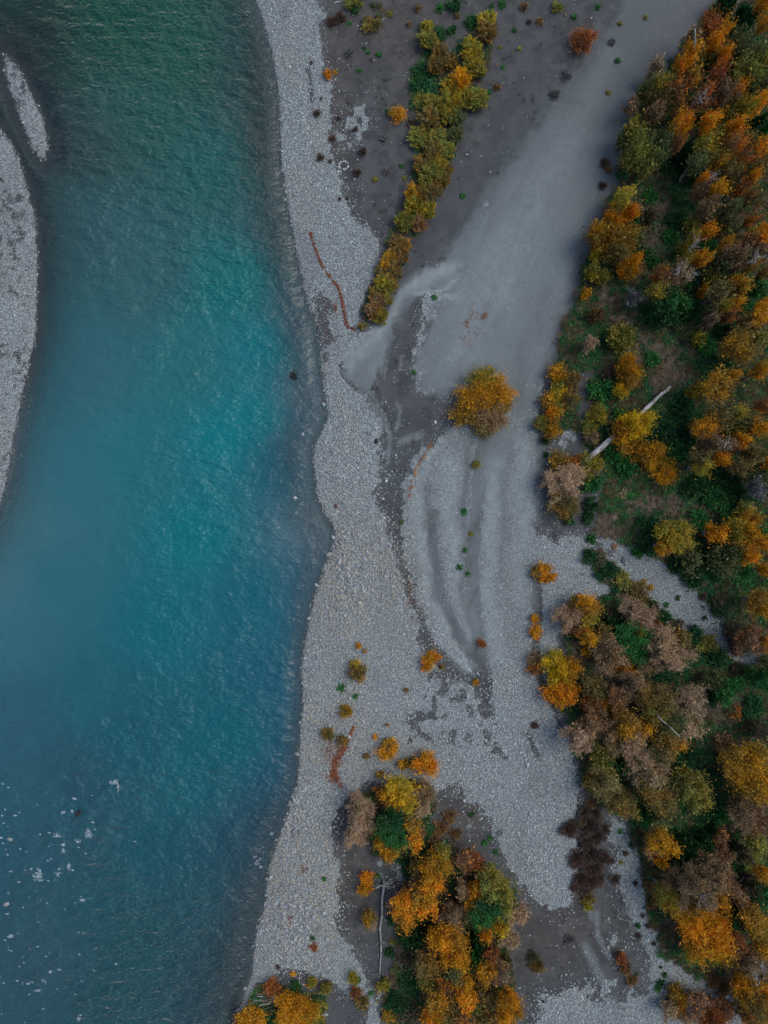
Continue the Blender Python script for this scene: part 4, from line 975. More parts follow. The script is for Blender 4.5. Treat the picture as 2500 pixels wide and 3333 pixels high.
add('path', TD, 2.074, '''840 1050 75 l dg; 830 1190 65 l dg; 450 1260 52 l dg; 540 1300 48 l bg; 600 1350 62 l dg; 540 1375 42 l dg; 700 1430 62 l ol; 460 1150 34 l gr; 770 1490 62 l ob; 640 1500 28 l dg; 820 1560 50 l ob; 880 1610 60 l bg; 770 1240 40 l gr; 1040 1320 70 l dg; 1150 1420 80 l dg; 1310 1330 90 l dg; 1220 1540 26 d db; 1310 1590 50 l bg; 620 1200 22 p tn; 860 1480 26 p go; 820 1440 20 p go''')
add('path', TE, 2.074, '''780 170 60 l ob; 860 270 60 l dg; 950 330 62 l dg; 1040 380 62 l bg; 1150 450 70 l dg; 1240 520 75 l ol; 1310 590 80 l dg; 1320 290 45 l dg; 1220 190 26 d db; 1050 200 18 p dg; 1230 335 18 p dg; 970 245 14 p dg; 1420 420 70 l bg; 1610 240 95 t go 2; 1530 480 100 b ro 1; 1640 490 42 t or 2; 1600 740 90 g gr 1; 1390 800 95 g gr; 1300 760 75 g gg; 1540 930 75 l dg; 1600 1090 75 g bg; 1450 520 70 l db; 1450 690 60 l bg; 1300 870 60 l dg; 1420 960 60 l ro; 1640 620 50 g gg''')
add('thick', TE, 2.074, '''440 250 85 t gd -1; 360 260 60 s go 1; 390 190 16 s or; 300 330 85 b tn -1; 380 380 60 s ro 1; 450 330 60 t yo -1; 455 470 55 t gd -1; 440 540 45 s gd; 540 430 60 g ob; 720 480 110 t vg -1; 680 430 70 t gr -1; 610 400 70 l dg 1; 760 560 75 t vg -1; 750 410 30 s or 2.5; 730 280 95 b tn -1; 820 330 90 b tn -1; 880 370 42 s ro 1; 970 540 130 b tn; 950 620 80 b tn; 1060 480 62 g ob; 600 590 105 b br; 540 520 60 b tn -1; 700 660 52 s gd 1; 480 790 80 g ob; 470 910 62 s ru 1; 520 890 45 s or 1;
 640 880 80 b ro; 750 790 95 b br; 880 880 115 t ob; 900 960 95 t ol; 1000 1030 95 t gg; 1090 900 115 b tn; 1120 1060 100 b tn; 700 1050 105 t go; 640 1000 70 s go 1; 480 1020 100 b ro; 380 1140 105 b tn; 820 1080 60 t gd; 960 1190 105 t ob; 1040 1180 52 t gd; 520 1270 90 g ol; 560 1290 48 g gr; 680 1350 52 g gr; 700 1180 120 b tn; 560 1450 110 b ob; 480 1430 60 s ob 1; 830 1370 115 b tn; 880 1480 120 t ob; 950 1560 100 t ob; 1140 1460 115 t ol; 1180 1560 85 t ol; 1060 1400 70 g ol; 690 1570 85 t ob; 600 1590 70 b ob;
 1440 1300 120 t go; 1560 1260 110 t go; 1500 1430 110 t go; 1620 1400 80 t gd; 1350 1180 60 l br; 1620 1560 80 b br; 1250 1420 60 l dg; 275 960 18 p dg; 435 570 24 p gr; 320 470 26 l dg; 340 890 22 p gr; 1100 1270 70 l dg; 1020 680 60 l dg; 940 720 60 l dg; 810 660 60 b br -1; 590 1120 90 b br; 880 640 60 b br -1''')
add('bar', TE, 2.074, '150 5 45 s gd; 95 20 38 s ob; 185 65 34 s or; 130 65 22 s or; 85 340 26 s or; 85 435 38 s or; 80 610 42 s tn; 75 675 38 s ru; 210 650 75 s ye .8; 290 660 75 s gd .8; 250 730 80 s ye .8; 210 830 80 s or .8; 290 820 78 s or .8; 265 880 55 s or .6; 85 1060 26 d mr; 120 690 22 l dg; 250 590 30 s yo')
add('bar', T6, 1.327, '200 630 32 s or; 185 668 18 s or; 395 735 10 s gd; 350 165 11 p vg; 325 240 13 p vg; 360 268 11 p vg; 375 95 11 p ol; 345 2 9 p gr; 75 45 12 p gg; 250 672 9 s ob; 425 570 16 s ru; 97 768 8 s ob; 15 918 5 s or')
add('bar', T5, 1.327, '1535 655 20 s ye; 1545 690 36 s ob; 1555 715 14 s gd; 1475 760 17 p vg; 1535 797 13 p gr; 1495 860 26 s go; 1415 960 26 s ob; 1475 985 20 s ob; 1620 970 8 s or; 1585 1052 8 s ob; 1550 578 9 s or; 1575 600 6 s or')
add('bar', T4, 1.327, '130 505 10 p vg; 395 900 16 s ol; 218 180 9 p gr; 375 1095 1 p ol; 345 1100 10 p gr; 700 860 12 p dg')
add('grove', TG, 2.074, '''435 190 70 s gd; 450 150 40 s ob; 700 300 78 s or .5; 550 280 34 s go; 610 275 32 s ol; 520 450 100 t ye -1; 560 540 85 t ye -1; 450 500 75 t gd -1; 400 470 48 s ro 1; 690 480 70 s tn 1; 680 570 55 b tn -1; 250 560 85 b tn -.5; 270 660 95 b tn -.5; 230 760 80 b tn -1; 320 690 52 s go 1; 450 670 100 t dg -.5; 500 760 90 t gr -.5; 440 740 70 t gr -.5; 390 800 45 t gd -1; 450 880 58 t gd -1; 620 810 62 t or -1; 600 690 58 t go -1; 660 730 45 b ro -1; 380 355 16 s go; 295 230 13 s ob; 405 340 9 s gd;
 300 1060 45 s or .5; 285 1120 42 s or .3; 305 1320 48 s go .3; 330 1370 30 b tn -2; 770 920 90 t gd; 730 1000 75 t gd; 750 1070 85 t or; 820 860 50 t ol; 940 930 75 b ro; 1020 930 60 t ru; 650 970 62 g ob; 560 1210 90 t or; 520 1250 50 t or; 670 1180 85 t go; 720 1240 75 t or; 570 1330 58 t gd; 620 1100 60 b ro; 1130 1040 100 t ol; 1190 1130 100 t ol; 1130 1210 110 t dg; 1080 1290 90 t gr; 1220 1230 70 t ol; 1040 1110 60 t or; 1010 1210 50 t gd; 960 1130 60 b tn; 900 1290 95 b br; 830 1310 60 b ro; 860 1430 105 t gd; 780 1440 80 t or; 920 1500 90 t gd; 850 1550 80 t or; 940 1600 60 t gd; 1200 1370 55 t ye; 1100 1400 52 t or; 1300 1300 72 b tn -1; 1250 1460 60 b tn -1; 1050 1540 58 l gr 2; 1040 1460 45 l dg 2;
 1140 1560 52 t ru; 610 1450 85 l dg 1; 540 1380 40 l ol; 700 1640 100 t ob; 740 1730 80 g ol; 880 1660 72 t gg; 1090 1670 70 t gd; 950 1760 80 t or; 980 1850 75 t or; 830 1790 58 t ro; 1080 1830 85 g ob; 1190 1680 80 b br; 1240 1850 75 t gd; 1280 1920 80 t gd; 1230 1960 60 t or; 770 1880 85 t go; 740 1980 75 t or; 860 1940 60 t ob; 950 2010 75 t ro; 1080 1980 70 g ob; 1010 1900 48 g gr; 1190 1600 60 l ob 1; 600 1600 70 l bg; 600 1750 80 l dg; 520 1900 80 l dg; 590 2000 90 l bg; 570 980 45 l dg; 700 1480 60 l bg 1; 1180 2020 60 l br;
 210 1730 34 s yo; 240 1740 20 p gr; 410 1770 38 s yo; 330 1830 18 p gr; 225 1830 34 s ru; 25 1790 32 s ol; 270 1890 40 l ob; 740 610 16 p dg; 1005 625 14 p dg; 1170 880 18 p gr; 1095 820 14 p gr; 1130 785 14 p gr; 470 1490 22 p ol; 465 1335 28 l dg; 460 1960 50 l go; 450 1560 28 l dg; 440 1090 18 p dg; 370 1040 20 p gr; 760 790 40 d br; 1450 1650 50 d ob; 1420 1590 40 d bg; 860 640 45 d br; 800 720 50 d br; 900 760 40 d br''')
add('low', TF, 2.37, '''810 470 95 t gd -1; 890 520 75 t gd -1; 750 540 62 b br -1; 805 615 40 s or 1; 685 300 50 l vg 1; 820 280 80 g gg; 1000 500 90 l dg 1; 1060 600 95 l dg 1; 970 600 70 l dg 1; 1130 480 70 l dg 1; 1160 1200 120 t or; 1050 1110 105 t or; 1250 1120 110 t or; 1130 1060 100 t or; 1250 1260 95 t or; 1120 1280 95 t gd; 1010 1000 85 t go; 850 880 90 t yo; 900 980 65 t go; 1050 790 150 b br 1; 940 740 90 b br; 1220 700 120 b br 1; 1150 880 90 b tn 1; 1280 950 72 t gd; 1400 1230 68 t ru; 1330 1340 62 s yo 1; 1060 1310 62 s yo 1; 1230 1350 50 s yo 1; 1400 1390 34 s gr;
 1520 1050 110 t go; 1560 1140 80 t yo; 1440 1090 40 g gg; 1610 720 60 t gd; 1560 500 80 t ol; 1450 230 120 b br; 1530 80 120 t go; 1560 330 90 b ro; 1600 1250 90 t go; 1500 1380 110 b br; 1600 1450 80 b br; 1440 1570 62 t or; 1520 1560 72 t go; 1560 1710 105 t ob; 1460 1680 60 t go; 1640 1640 60 t or; 950 1650 62 s go; 980 1700 50 s gd; 980 1770 48 s gd; 910 1740 42 l dg; 880 1790 58 b tn -1.5; 1110 1720 85 b ro -1.5; 1230 1790 110 s ru 1; 1330 1760 90 b ro -1.5; 1050 1850 62 b tn -1.5; 1180 1860 80 s ru .5; 1480 1820 60 t ro; 1600 1850 80 t go; 1630 1760 32 g gr 1; 1300 600 90 b ro -1; 1420 560 80 l bg 1; 1320 780 90 b ro -1; 1420 900 70 b br -1; 1330 1100 45 g gr; 740 830 42 d br; 760 960 45 d br; 1280 450 60 b ro -1; 1180 200 60 l dg 1; 1500 800 80 l bg 1; 1490 950 70 l dg 1; 1380 1430 60 b tn -2; 1240 1560 60 d br; 1320 1620 60 d br''', .8)
add('bar', TF, 2.37, '535 1400 42 s ru; 500 1365 34 d db; 560 1480 45 d br; 610 1560 45 d br; 830 1580 34 p dg; 805 1625 26 p gr; 520 412 15 p gr; 605 515 24 p dg; 525 650 18 p ol; 635 810 18 d db; 730 1135 20 d db; 660 1215 20 d db; 480 780 45 d db; 450 640 30 d db; 655 1135 16 p dg; 870 1280 14 d mr; 780 1275 16 d mr; 860 1515 16 p dg; 1235 1420 14 d db; 690 1060 14 d db; 130 1255 40 d gy; 560 580 20 d db; 1210 1492 14 p dg; 395 470 20 p dg; 830 1455 10 p dg')
add('dark', TF, 2.37, '125 400 75 d mr; 160 360 52 d db; 290 380 95 d db; 330 460 80 d db; 270 500 80 d db; 190 630 82 d mr; 300 600 95 d db; 380 620 70 d db; 310 700 85 d db; 220 790 75 d mr; 300 800 80 d mr; 360 770 55 d db; 260 860 55 d mr; 250 270 62 d db; 330 290 62 d db; 230 340 40 d tn; 270 930 58 d ob; 270 985 38 s yo; 300 200 50 d br; 400 400 50 d db; 170 850 40 d mr')
add('corner', T7, 1.327, '1265 1020 62 s gd .5; 1310 1050 60 s gd .5; 1245 1075 45 s go; 1350 1060 48 s yo; 1090 1085 55 s gd; 1050 1100 35 s or; 1180 948 34 s ru; 1270 948 24 l dg; 1350 920 18 s yo; 1410 955 20 s ol; 1350 735 11 p gr; 1355 775 16 d ru; 1265 890 9 p gd; 1200 862 9 d db; 1190 1080 34 l dg; 1400 1020 20 p ol; 1335 940 12 p gd; 1400 478 8 p gr')
add('mid', TC, 2.765, '600 120 70 l gr; 820 320 80 l dg; 780 480 70 l gr; 520 620 70 l dg; 620 700 60 l gr; 960 380 70 g ol; 1180 340 70 g gg; 1130 580 80 l gr; 980 900 70 l dg; 1140 880 80 g ol; 1450 1150 80 l gr; 1260 1320 80 l dg; 1100 1440 90 l gr; 1240 1600 80 l dg; 900 1320 80 l gg; 620 1580 70 l gr; 200 1420 70 l dg; 1500 480 60 g ol; 1400 800 70 l gr; 1560 1380 80 g ol')
add('top', TB, 2.765, '1000 620 60 g ol 2; 1120 560 60 g gg 2; 760 940 70 g ol 2; 1000 1060 60 l gr; 1160 1260 70 g ol 2; 1240 1100 60 g ol 2; 1420 1300 70 g gg 2; 1500 1100 70 l gr; 780 1500 80 l gr; 900 1600 80 l dg; 1320 1000 70 g ol 2; 1600 1480 70 g ol 2')
add('right', TD, 2.074, '1180 500 70 l gr; 1100 420 70 l dg; 1050 560 70 l gr; 1400 420 60 g ol 1; 1520 480 60 g gg 1; 1360 740 90 l dg; 1300 860 90 l gr; 1460 860 90 l dg; 1180 1020 60 l gr; 1210 1220 70 l dg; 1480 1360 90 l gr; 1400 1000 70 l gr; 1500 960 60 g ol')
add('low', TF, 2.37, '1300 300 80 l gr; 1250 420 70 l dg; 1400 700 70 l gr; 1500 640 70 l ol; 1420 1020 60 l gr; 1600 900 80 l gr; 1560 1330 60 l gr')
# place them
rows = []
for zone, px, py, rp, t, c, dh in T:
    r = rp / PX
    h = max(.12, type_h(t, max(r, .2)) + (dh if t not in 'pd' else 0))
    if t in 'tbgsw': h = max(h, .5)
    if zone == 'strip': r *= random.uniform(.70, .98); h *= random.uniform(.55, .9); px += random.gauss(0, 6); py += random.gauss(0, 6); c = {'go': 'yo', 'gd': 'yo', 'br': 'ob'}.get(c, c) if (int(px * 7 + py * 3) % 10) < 6 else c
    if zone in ('top', 'mid', 'right') and t in 'tb': r *= random.uniform(.6, .95)
    if zone == 'path' and t == 'l': r *= .8; px += -6 if px < 2250 and py > 1850 else 0
    if zone == 'flat' and t == 'd' and (int(px * 13 + py) % 10) < 3: continue
    if zone in ('thick', 'low', 'grove') and t in 't': r *= random.uniform(.85, 1.0)
    if zone == 'dark': r *= .88
    if zone == 'flat' and t == 'd': r *= random.uniform(.6, .9)
    rows.append([zone, px, py, r, t, c, h])
from collections import defaultdict
fam = defaultdict(list)
for i, q in enumerate(rows): fam[(q[0], q[4], q[5])].append(i)
LABELS = {}
for (zone, t, c), ids in fam.items():
    ids.sort(key=lambda i: (rows[i][2], rows[i][1])); n = len(ids)
    for k, i in enumerate(ids):
        base = f"{PAL[c][2]} {KIND[t][2]}"
        if n == 1: lb = f"{base} {PLACES[zone]}"
        elif k == 0: lb = f"topmost {base} {PLACES[zone]}"
        elif k == n - 1: lb = f"lowest {base} {PLACES[zone]}"
        else: lb = f"{ORD[min(k, 19)]} {base} from top {PLACES[zone]}"
        LABELS[i] = lb
for i, (zone, px, py, r, t, c, h) in enumerate(rows):
    zc = h * (.62 if t in 'tb' else .5)
    k = (CAM_H - zc) / CAM_H
    x, y = (px - 1250) / PX * k, (1666.5 - py) / PX * k
    rr = r * k
    R0, H0, (crown, trunk) = proto(t, max(rr, .1))
    z = gz(x, y)
    s = rr / R0 * (1.12 if t in 'tsl' else 1.2 if t == 'b' else 1.08); szz = h / H0
    c1, c2, word = PAL[c]
    jit = random.uniform(.98, 1.32) * (1.12 if zone == 'strip' else 1)
    c1 = tuple(a * jit * random.uniform(.94, 1.06) for a in c1); c2 = tuple(a * jit for a in c2)
    nm, cat, desc = KIND[t]
    rz = random.uniform(0, 6.283)
    def paint(o):
        o.color = (*c1, 1); o['second_colour'] = [float(a) for a in c2]
    grp = f"{desc}s {PLACES[zone]}"
    if trunk is None:
        o = link(bpy.data.objects.new(nm, crown)); paint(o)
        o.location = (x, y, z); o.rotation_euler = (0, 0, rz); o.scale = (s, s, szz)
        tag(o, LABELS[i], cat, grp)
    else:
        e = link(bpy.data.objects.new(nm, None)); e.empty_display_size = .3
        e.location = (x, y, z); e.rotation_euler = (0, 0, rz); e.scale = (s, s, szz)
        tag(e, LABELS[i], cat, grp)
        o = link(bpy.data.objects.new('crown', crown)); o.parent = e; paint(o)
        b = link(bpy.data.objects.new('stems' if t in 'wsl' else 'trunk', trunk)); b.parent = e
print('plants', len(rows), 'prototypes', len(PROTO), 'tris', sum(2 * len(q[2][0].polygons) + (2 * len(q[2][1].polygons) if q[2][1] else 0) for q in PROTO.values()))

# ------------------------------------------------------------------ undergrowth of the woods
def tuft_mesh(seed, n, r, h, L, Wd):
    rng = np.random.default_rng(seed); th = rng.uniform(0, 6.28, n); q = rng.random(n) ** .6
    c = np.stack([np.cos(th) * q * r, np.sin(th) * q * r, .03 + h * rng.random(n)], 1)
    u, v = leaf_frame(rng, n, L, Wd, .8, np.stack([np.cos(th), np.sin(th), np.full(n, .7)], 1), .5)
    return quads_to_mesh('tuft', c, u, v, np.stack([rng.random(n)] * 3, 1) * np.array([1, .9, 1]), M_TUFT)
TUFTS = [tuft_mesh(900 + i, 46, .42, .30, .26, .10) for i in range(4)] + [tuft_mesh(920 + i, 40, .36, .45, .34, .035) for i in range(3)]
SPU = .31
ux, uy = np.meshgrid(np.arange(-51, 52, SPU), np.arange(-68, 69, SPU))
ux = (ux + RNG.uniform(-.5, .5, ux.shape) * SPU).ravel(); uy = (uy + RNG.uniform(-.5, .5, uy.shape) * SPU).ravel()
uv = sample_grid(VF, ux, uy); um = sample_grid(MS, ux, uy); ul = sample_grid(LM, ux, uy); us = sample_grid(GM['shore'], ux, uy)
un = fbm(ux, uy, .35, 4, 131)
pr = np.where(uv > .4, .78 * np.clip(uv, 0, 1) * (1 - .45 * ul), .0) * (us > .5)
kp = RNG.random(ux.shape) < pr
ux, uy, um, ul, un = ux[kp], uy[kp], um[kp], ul[kp], un[kp]; n_ = len(ux)
greens = np.array([(.020, .090, .030), (.036, .115, .034), (.062, .125, .038), (.024, .098, .040)]); browns = np.array([(.055, .040, .024), (.085, .060, .034), (.05, .05, .022), (.11, .075, .03)]); tans = np.array([(.16, .12, .085), (.20, .15, .10), (.11, .085, .06)])
isg = RNG.random(n_) < np.clip(.30 + .55 * um + .5 * un - .35 * ul, .06, .94); ist = (~isg) & (RNG.random(n_) < .25 + .6 * ul)
browns = browns * 1.7; tans = tans * 1.25; greens = greens * 1.3
tint = np.where(isg[:, None], greens[RNG.integers(0, 4, n_)], np.where(ist[:, None], tans[RNG.integers(0, 3, n_)], browns[RNG.integers(0, 4, n_)])) * RNG.uniform(.7, 1.3, (n_, 1))
idx = np.where(isg & (RNG.random(n_) < .8), RNG.integers(0, 4, n_), RNG.integers(4, 7, n_))
sc_ = RNG.uniform(.55, 1.25, n_)[:, None] * np.ones((1, 3)); sc_[:, 2] *= .8
ug = scatter_object('undergrowth', np.stack([ux, uy, sample_grid(GZ, ux, uy)], 1), np.stack([ux * 0, ux * 0, RNG.uniform(0, 6.28, n_)], 1), sc_, idx, {'tint': tint}, [bpy.data.objects.new('tuft_source', m) for m in TUFTS])
tag(ug, 'mossy green and withered brown ground cover under the trees', None, None, 'stuff')
print('tufts', n_)
# dry stalks and seedlings on the bare silt
dx, dy = RNG.uniform(-50, 51, 60000), RNG.uniform(-67, 67, 60000)
dm = (sample_grid(GM['shore'], dx, dy) > 1.5) & (sample_grid(GM['gravel'], dx, dy) < .35) & (sample_grid(GM['fine'], dx, dy) < .35) & (sample_grid(GM['veg'], dx, dy) < .5) & (dx > -12)
dp_ = .03 + .34 * sstep(.1, .55, fbm(dx, dy, .3, 4, 141))
dk = dm & (RNG.random(60000) < dp_); dx, dy = dx[dk], dy[dk]; nd = len(dx)
dt = np.array([(.10, .088, .072), (.13, .112, .088), (.07, .062, .05), (.06, .075, .035), (.17, .15, .12)])[RNG.choice(5, nd, p=(.3, .25, .2, .1, .15))] * RNG.uniform(.8, 1.2, (nd, 1))
ds = RNG.uniform(.25, .7, nd)[:, None] * np.ones((1, 3)); ds[:, 2] *= .6
dg_ = scatter_object('dry_grass', np.stack([dx, dy, sample_grid(GZ, dx, dy)], 1), np.stack([dx * 0, dx * 0, RNG.uniform(0, 6.28, nd)], 1), ds, RNG.integers(4, 7, nd), {'tint': dt}, [bpy.data.objects.new('tuft_source', m) for m in TUFTS])
tag(dg_, 'sparse dry stalks and grass dotted over the bare silt', None, None, 'stuff')
print('dry grass', nd)
# ------------------------------------------------------------------ fallen leaves: drift lines on the gravel, litter under trees
lp, lc = [], []
def drift(pts, w, n, cols):
    P = np.array(D2W(pts)); seg = np.linalg.norm(np.diff(P, axis=0), axis=1); cum = np.r_[0, np.cumsum(seg)]
    t = RNG.uniform(0, cum[-1], n); x = np.interp(t, cum, P[:, 0]) + RNG.normal(0, w, n) * (.5 + vnoise(t * .9, t * 0, 5)); y = np.interp(t, cum, P[:, 1]) + RNG.normal(0, w, n) * (.5 + vnoise(t * .9, t * 0, 5))
    ok = vnoise(t * 2.3, t * 0 + 3, 6) + .5 * vnoise(t * 7.0, t * 0 + 1, 7) > .52
    lp.append(np.stack([x, y], 1)[ok]); lc.append(np.array(cols)[RNG.integers(0, len(cols), n)][ok])
RU = [(.22, .075, .045), (.28, .10, .055), (.15, .06, .04), (.33, .13, .06)]
OR_ = [(.35, .16, .07), (.42, .18, .06), (.25, .11, .06)]
drift([(670, 500), (677, 525), (690, 560), (700, 583), (715, 600), (731, 622), (738, 645), (742, 665), (746, 690), (752, 708), (768, 712)], .10, 1000, RU)
drift(tD(TG, [(210, 30), (190, 90), (150, 160)]), .12, 320, RU); drift(tD(TG, [(150, 160), (110, 220), (80, 300), (70, 370)]), .36, 1000, RU); drift(tD(TG, [(70, 350), (110, 400), (130, 440)]), .22, 260, RU); drift(tD(TG, [(60, 150), (30, 260)]), .6, 160, RU)
drift(tD(TH, [(1010, 1750), (960, 1830), (900, 1920), (870, 2020), (850, 2140)]), .13, 200, OR_); drift(tD(T4, [(345, 310), (385, 250), (385, 235)]), .35, 70, OR_); drift(tD(T4, [(430, 270), (437, 245)]), .25, 50, OR_); drift(tD(T4, [(420, 320), (335, 380)]), .6, 40, OR_)
drift([(700, 870), (705, 640)], .5, 60, RU); drift(tD(TH, [(310, 740), (325, 830)]), .12, 60, RU); drift(tD(T6, [(110, 300), (110, 400)]), .25, 60, RU); drift(tD(T7, [(1430, 30), (1460, 70)]), .5, 120, RU); drift(tD(T7, [(1300, 440), (1320, 430)]), .4, 50, RU); drift(tD(T7, [(1255, 640), (1255, 670)]), .2, 40, RU)
wx_ = RNG.uniform(-50, 51, 26000); wy_ = RNG.uniform(-67, 67, 26000); wv = sample_grid(GM['veg'], wx_, wy_); wv2 = sample_grid(GM['veg'], wx_ + RNG.normal(0, 1.6, 26000), wy_ + RNG.normal(0, 1.6, 26000))
kk = RNG.random(26000) < np.maximum(wv, wv2) * .55 * (.3 + vnoise(wx_ * .3, wy_ * .3, 9))
kk &= sample_grid(GM['shore'], wx_, wy_) > .3
lp.append(np.stack([wx_[kk], wy_[kk]], 1)); pal_ = np.array([(.42, .18, .03), (.30, .15, .04), (.45, .26, .04), (.20, .12, .07), (.30, .24, .18), (.16, .09, .05)]); lc.append(pal_[RNG.integers(0, 6, int(kk.sum()))])
lp = np.concatenate(lp); lc = np.concatenate(lc) * RNG.uniform(.7, 1.2, (len(lp), 1))
lz = sample_grid(GZ, lp[:, 0], lp[:, 1]) + RNG.uniform(.05, .16, len(lp))
lu, lv = leaf_frame(np.random.default_rng(5), len(lp), .19, .13, 1.6)
P_ = np.concatenate([lp, lz[:, None]], 1)
fl_me = mesh_np('fallen_leaves', np.stack([P_ - lu, P_ + lv, P_ + lu, P_ - lv], 1).reshape(-1, 3), np.arange(4 * len(P_)).reshape(-1, 4))
col_attr(fl_me, 'tint', np.repeat(lc, 4, 0))
m_, nt_ = new_mat('fallen_leaf'); q_ = N(nt_); q_.out(q_.principled(q_.attr('tint'), .8, None, .1)); fl_me.materials.append(m_)
tag(link(bpy.data.objects.new('fallen_leaves', fl_me)), 'rust and yellow fallen leaves in drift lines and under trees', None, None, 'stuff')
# ------------------------------------------------------------------ logs and driftwood
def wood(name, p0, p1, r0, r1, mat, label, cat, group=None, z0=None, z1=None, sides=9, k=9, wob=.06, seed=0, raw=False):
    """a tapered, slightly crooked bole lying from p0 to p1 (photograph pixels)"""
    rs = random.Random(seed + 77)
    a = Vector((*W(*p0), 0)); b = Vector((*W(*p1), 0))
    a.z = gz(a.x, a.y) + r0 * .75 if z0 is None else z0; b.z = gz(b.x, b.y) + r1 * .8 if z1 is None else z1
    L = (b - a).length; V, F = [], []
    for i in range(k + 1):
        t = i / k; r = (r0 * (1 - t) + r1 * t) * (1 + rs.uniform(-.10, .10))
        ox, oz = (rs.gauss(0, wob), rs.gauss(0, wob * .4)) if 0 < i < k else (0, 0)
        for s in range(sides):
            th = 6.2832 * s / sides; rr = r * (1 + .14 * mnoise.noise(Vector((t * 6, math.cos(th) * 1.5, math.sin(th) * 1.5 + seed))))
            V.append((t * L, ox + math.cos(th) * rr, oz + math.sin(th) * rr))
    for i in range(k):
        for s in range(sides):
            F.append((i * sides + s, i * sides + (s + 1) % sides, (i + 1) * sides + (s + 1) % sides, (i + 1) * sides + s))
    me = bpy.data.meshes.new(name); me.from_pydata(V, [], F + [tuple(range(sides))[::-1], tuple(range(k * sides, (k + 1) * sides))]); me.materials.append(mat)
    me.polygons.foreach_set('use_smooth', [True] * len(me.polygons)); me.update()
    o = link(bpy.data.objects.new(name, me)); o.location = a; o.rotation_euler = (b - a).to_track_quat('X', 'Z').to_euler()
    if not raw: tag(o, label, cat, group)
    return o
# the big grey log among the shrubs, with its broken splinters and a limb stub
lg = wood('fallen_log', TD(372, 662), TD(980, 130), .42, .19, M_LOG, 'long weathered grey log lying diagonally among shrubs at right', 'log', None, 1.5, 1.0, 11, 16, .05, 3)
def child_limb(par, x, dy, dz, L, r, nm='limb_stub'):
    v, f = tube([((Vector((x, 0, 0)), Vector((x + L * .5, dy * L * .6, dz * L * .6)), Vector((x + L, dy * L, dz * L))), (r, r * .7, r * .25))], 6)
    o = link(bpy.data.objects.new(nm, mesh_np(nm, v, f, M_LOG, True))); o.parent = par; return o
Ll = lg.dimensions.x if lg.dimensions.x > 1 else 15
child_limb(lg, 13.0, .25, .25, 1.2, .10); child_limb(lg, 9.4, -.3, .3, .9, .09); child_limb(lg, 2.0, .35, .2, 1.0, .10); child_limb(lg, 13.6, -.12, .05, 1.6, .08, 'splinter'); child_limb(lg, -.9, .02, .05, 1.4, .2, 'splinter')
# dead standing snag leaning over the top right trees
sx0, sy0 = W(*TB(1058, 530), 5.0); sx1, sy1 = W(*TB(1000, 262), 9.0)
sn = wood('dead_snag', TB(1058, 530), TB(1000, 262), .17, .10, M_LOG, 'pale bare snag leaning out of the top right trees', 'dead tree', None, 0, 0, 8, 8, .03, 5)
a_ = Vector((sx0, sy0, 3.2)); b_ = Vector((sx1, sy1, 9.0)); d_ = b_ - a_
base_ = a_ - d_ * (3.2 - gz(sx0, sy0) + .1) / d_.z
sn.location = base_; sn.rotation_euler = (b_ - base_).to_track_quat('X', 'Z').to_euler(); k_ = (b_ - base_).length / max(.1, (Vector((*W(*TB(1058, 530)), 0)) - Vector((*W(*TB(1000, 262)), 0))).length); sn.scale = (k_, 1.1, 1.1)
# thin uprooted trunk left of the bottom grove
ut = link(bpy.data.objects.new('uprooted_tree', None)); bx_, by_ = W(*TG(415, 1085)); ut.location = (bx_, by_, gz(bx_, by_)); tag(ut, 'thin uprooted pale trunk with roots beside the bottom grove', 'dead tree')
pts_ = [Vector((*W(*TG(x, y)), 0)) - Vector((bx_, by_, 0)) for x, y in ((415, 1085), (402, 1190), (400, 1300), (388, 1380), (394, 1470), (395, 1560), (385, 1680), (374, 1792))]
for p, z in zip(pts_, (.55, .4, .32, .28, .25, .2, .16, .12)): p.z = z
v_, f_ = tube([(pts_, (.17, .16, .13, .12, .10, .09, .06, .03))], 7)
o = link(bpy.data.objects.new('bole', mesh_np('bole', v_, f_, M_LOG, True))); o.parent = ut
rs_ = random.Random(4)
for i in range(26):
    th = rs_.uniform(-.5, 3.6); L_ = rs_.uniform(.7, 2.2); el = rs_.uniform(-.1, .7)
    d = Vector((math.cos(th) * math.cos(el), math.sin(th) * math.cos(el) * .7, math.sin(el) * .6)) * L_
    v_, f_ = tube([([pts_[0], pts_[0] + d * .5 + Vector((rs_.gauss(0, .1), rs_.gauss(0, .1), .1)), pts_[0] + d], (.06, .04, .012))], 4)
    o = link(bpy.data.objects.new('root', mesh_np('root', v_, f_, M_LOG, True))); o.parent = ut
for i in range(8):
    j = rs_.randrange(2, 7); d = Vector((rs_.choice((-1, 1)) * rs_.uniform(.5, 1.3), rs_.uniform(-1.2, -.3), rs_.uniform(.05, .3)))
    v_, f_ = tube([([pts_[j], pts_[j] + d * .5, pts_[j] + d], (.035, .025, .01))], 4)
    o = link(bpy.data.objects.new('branch', mesh_np('branch', v_, f_, M_LOG, True))); o.parent = ut
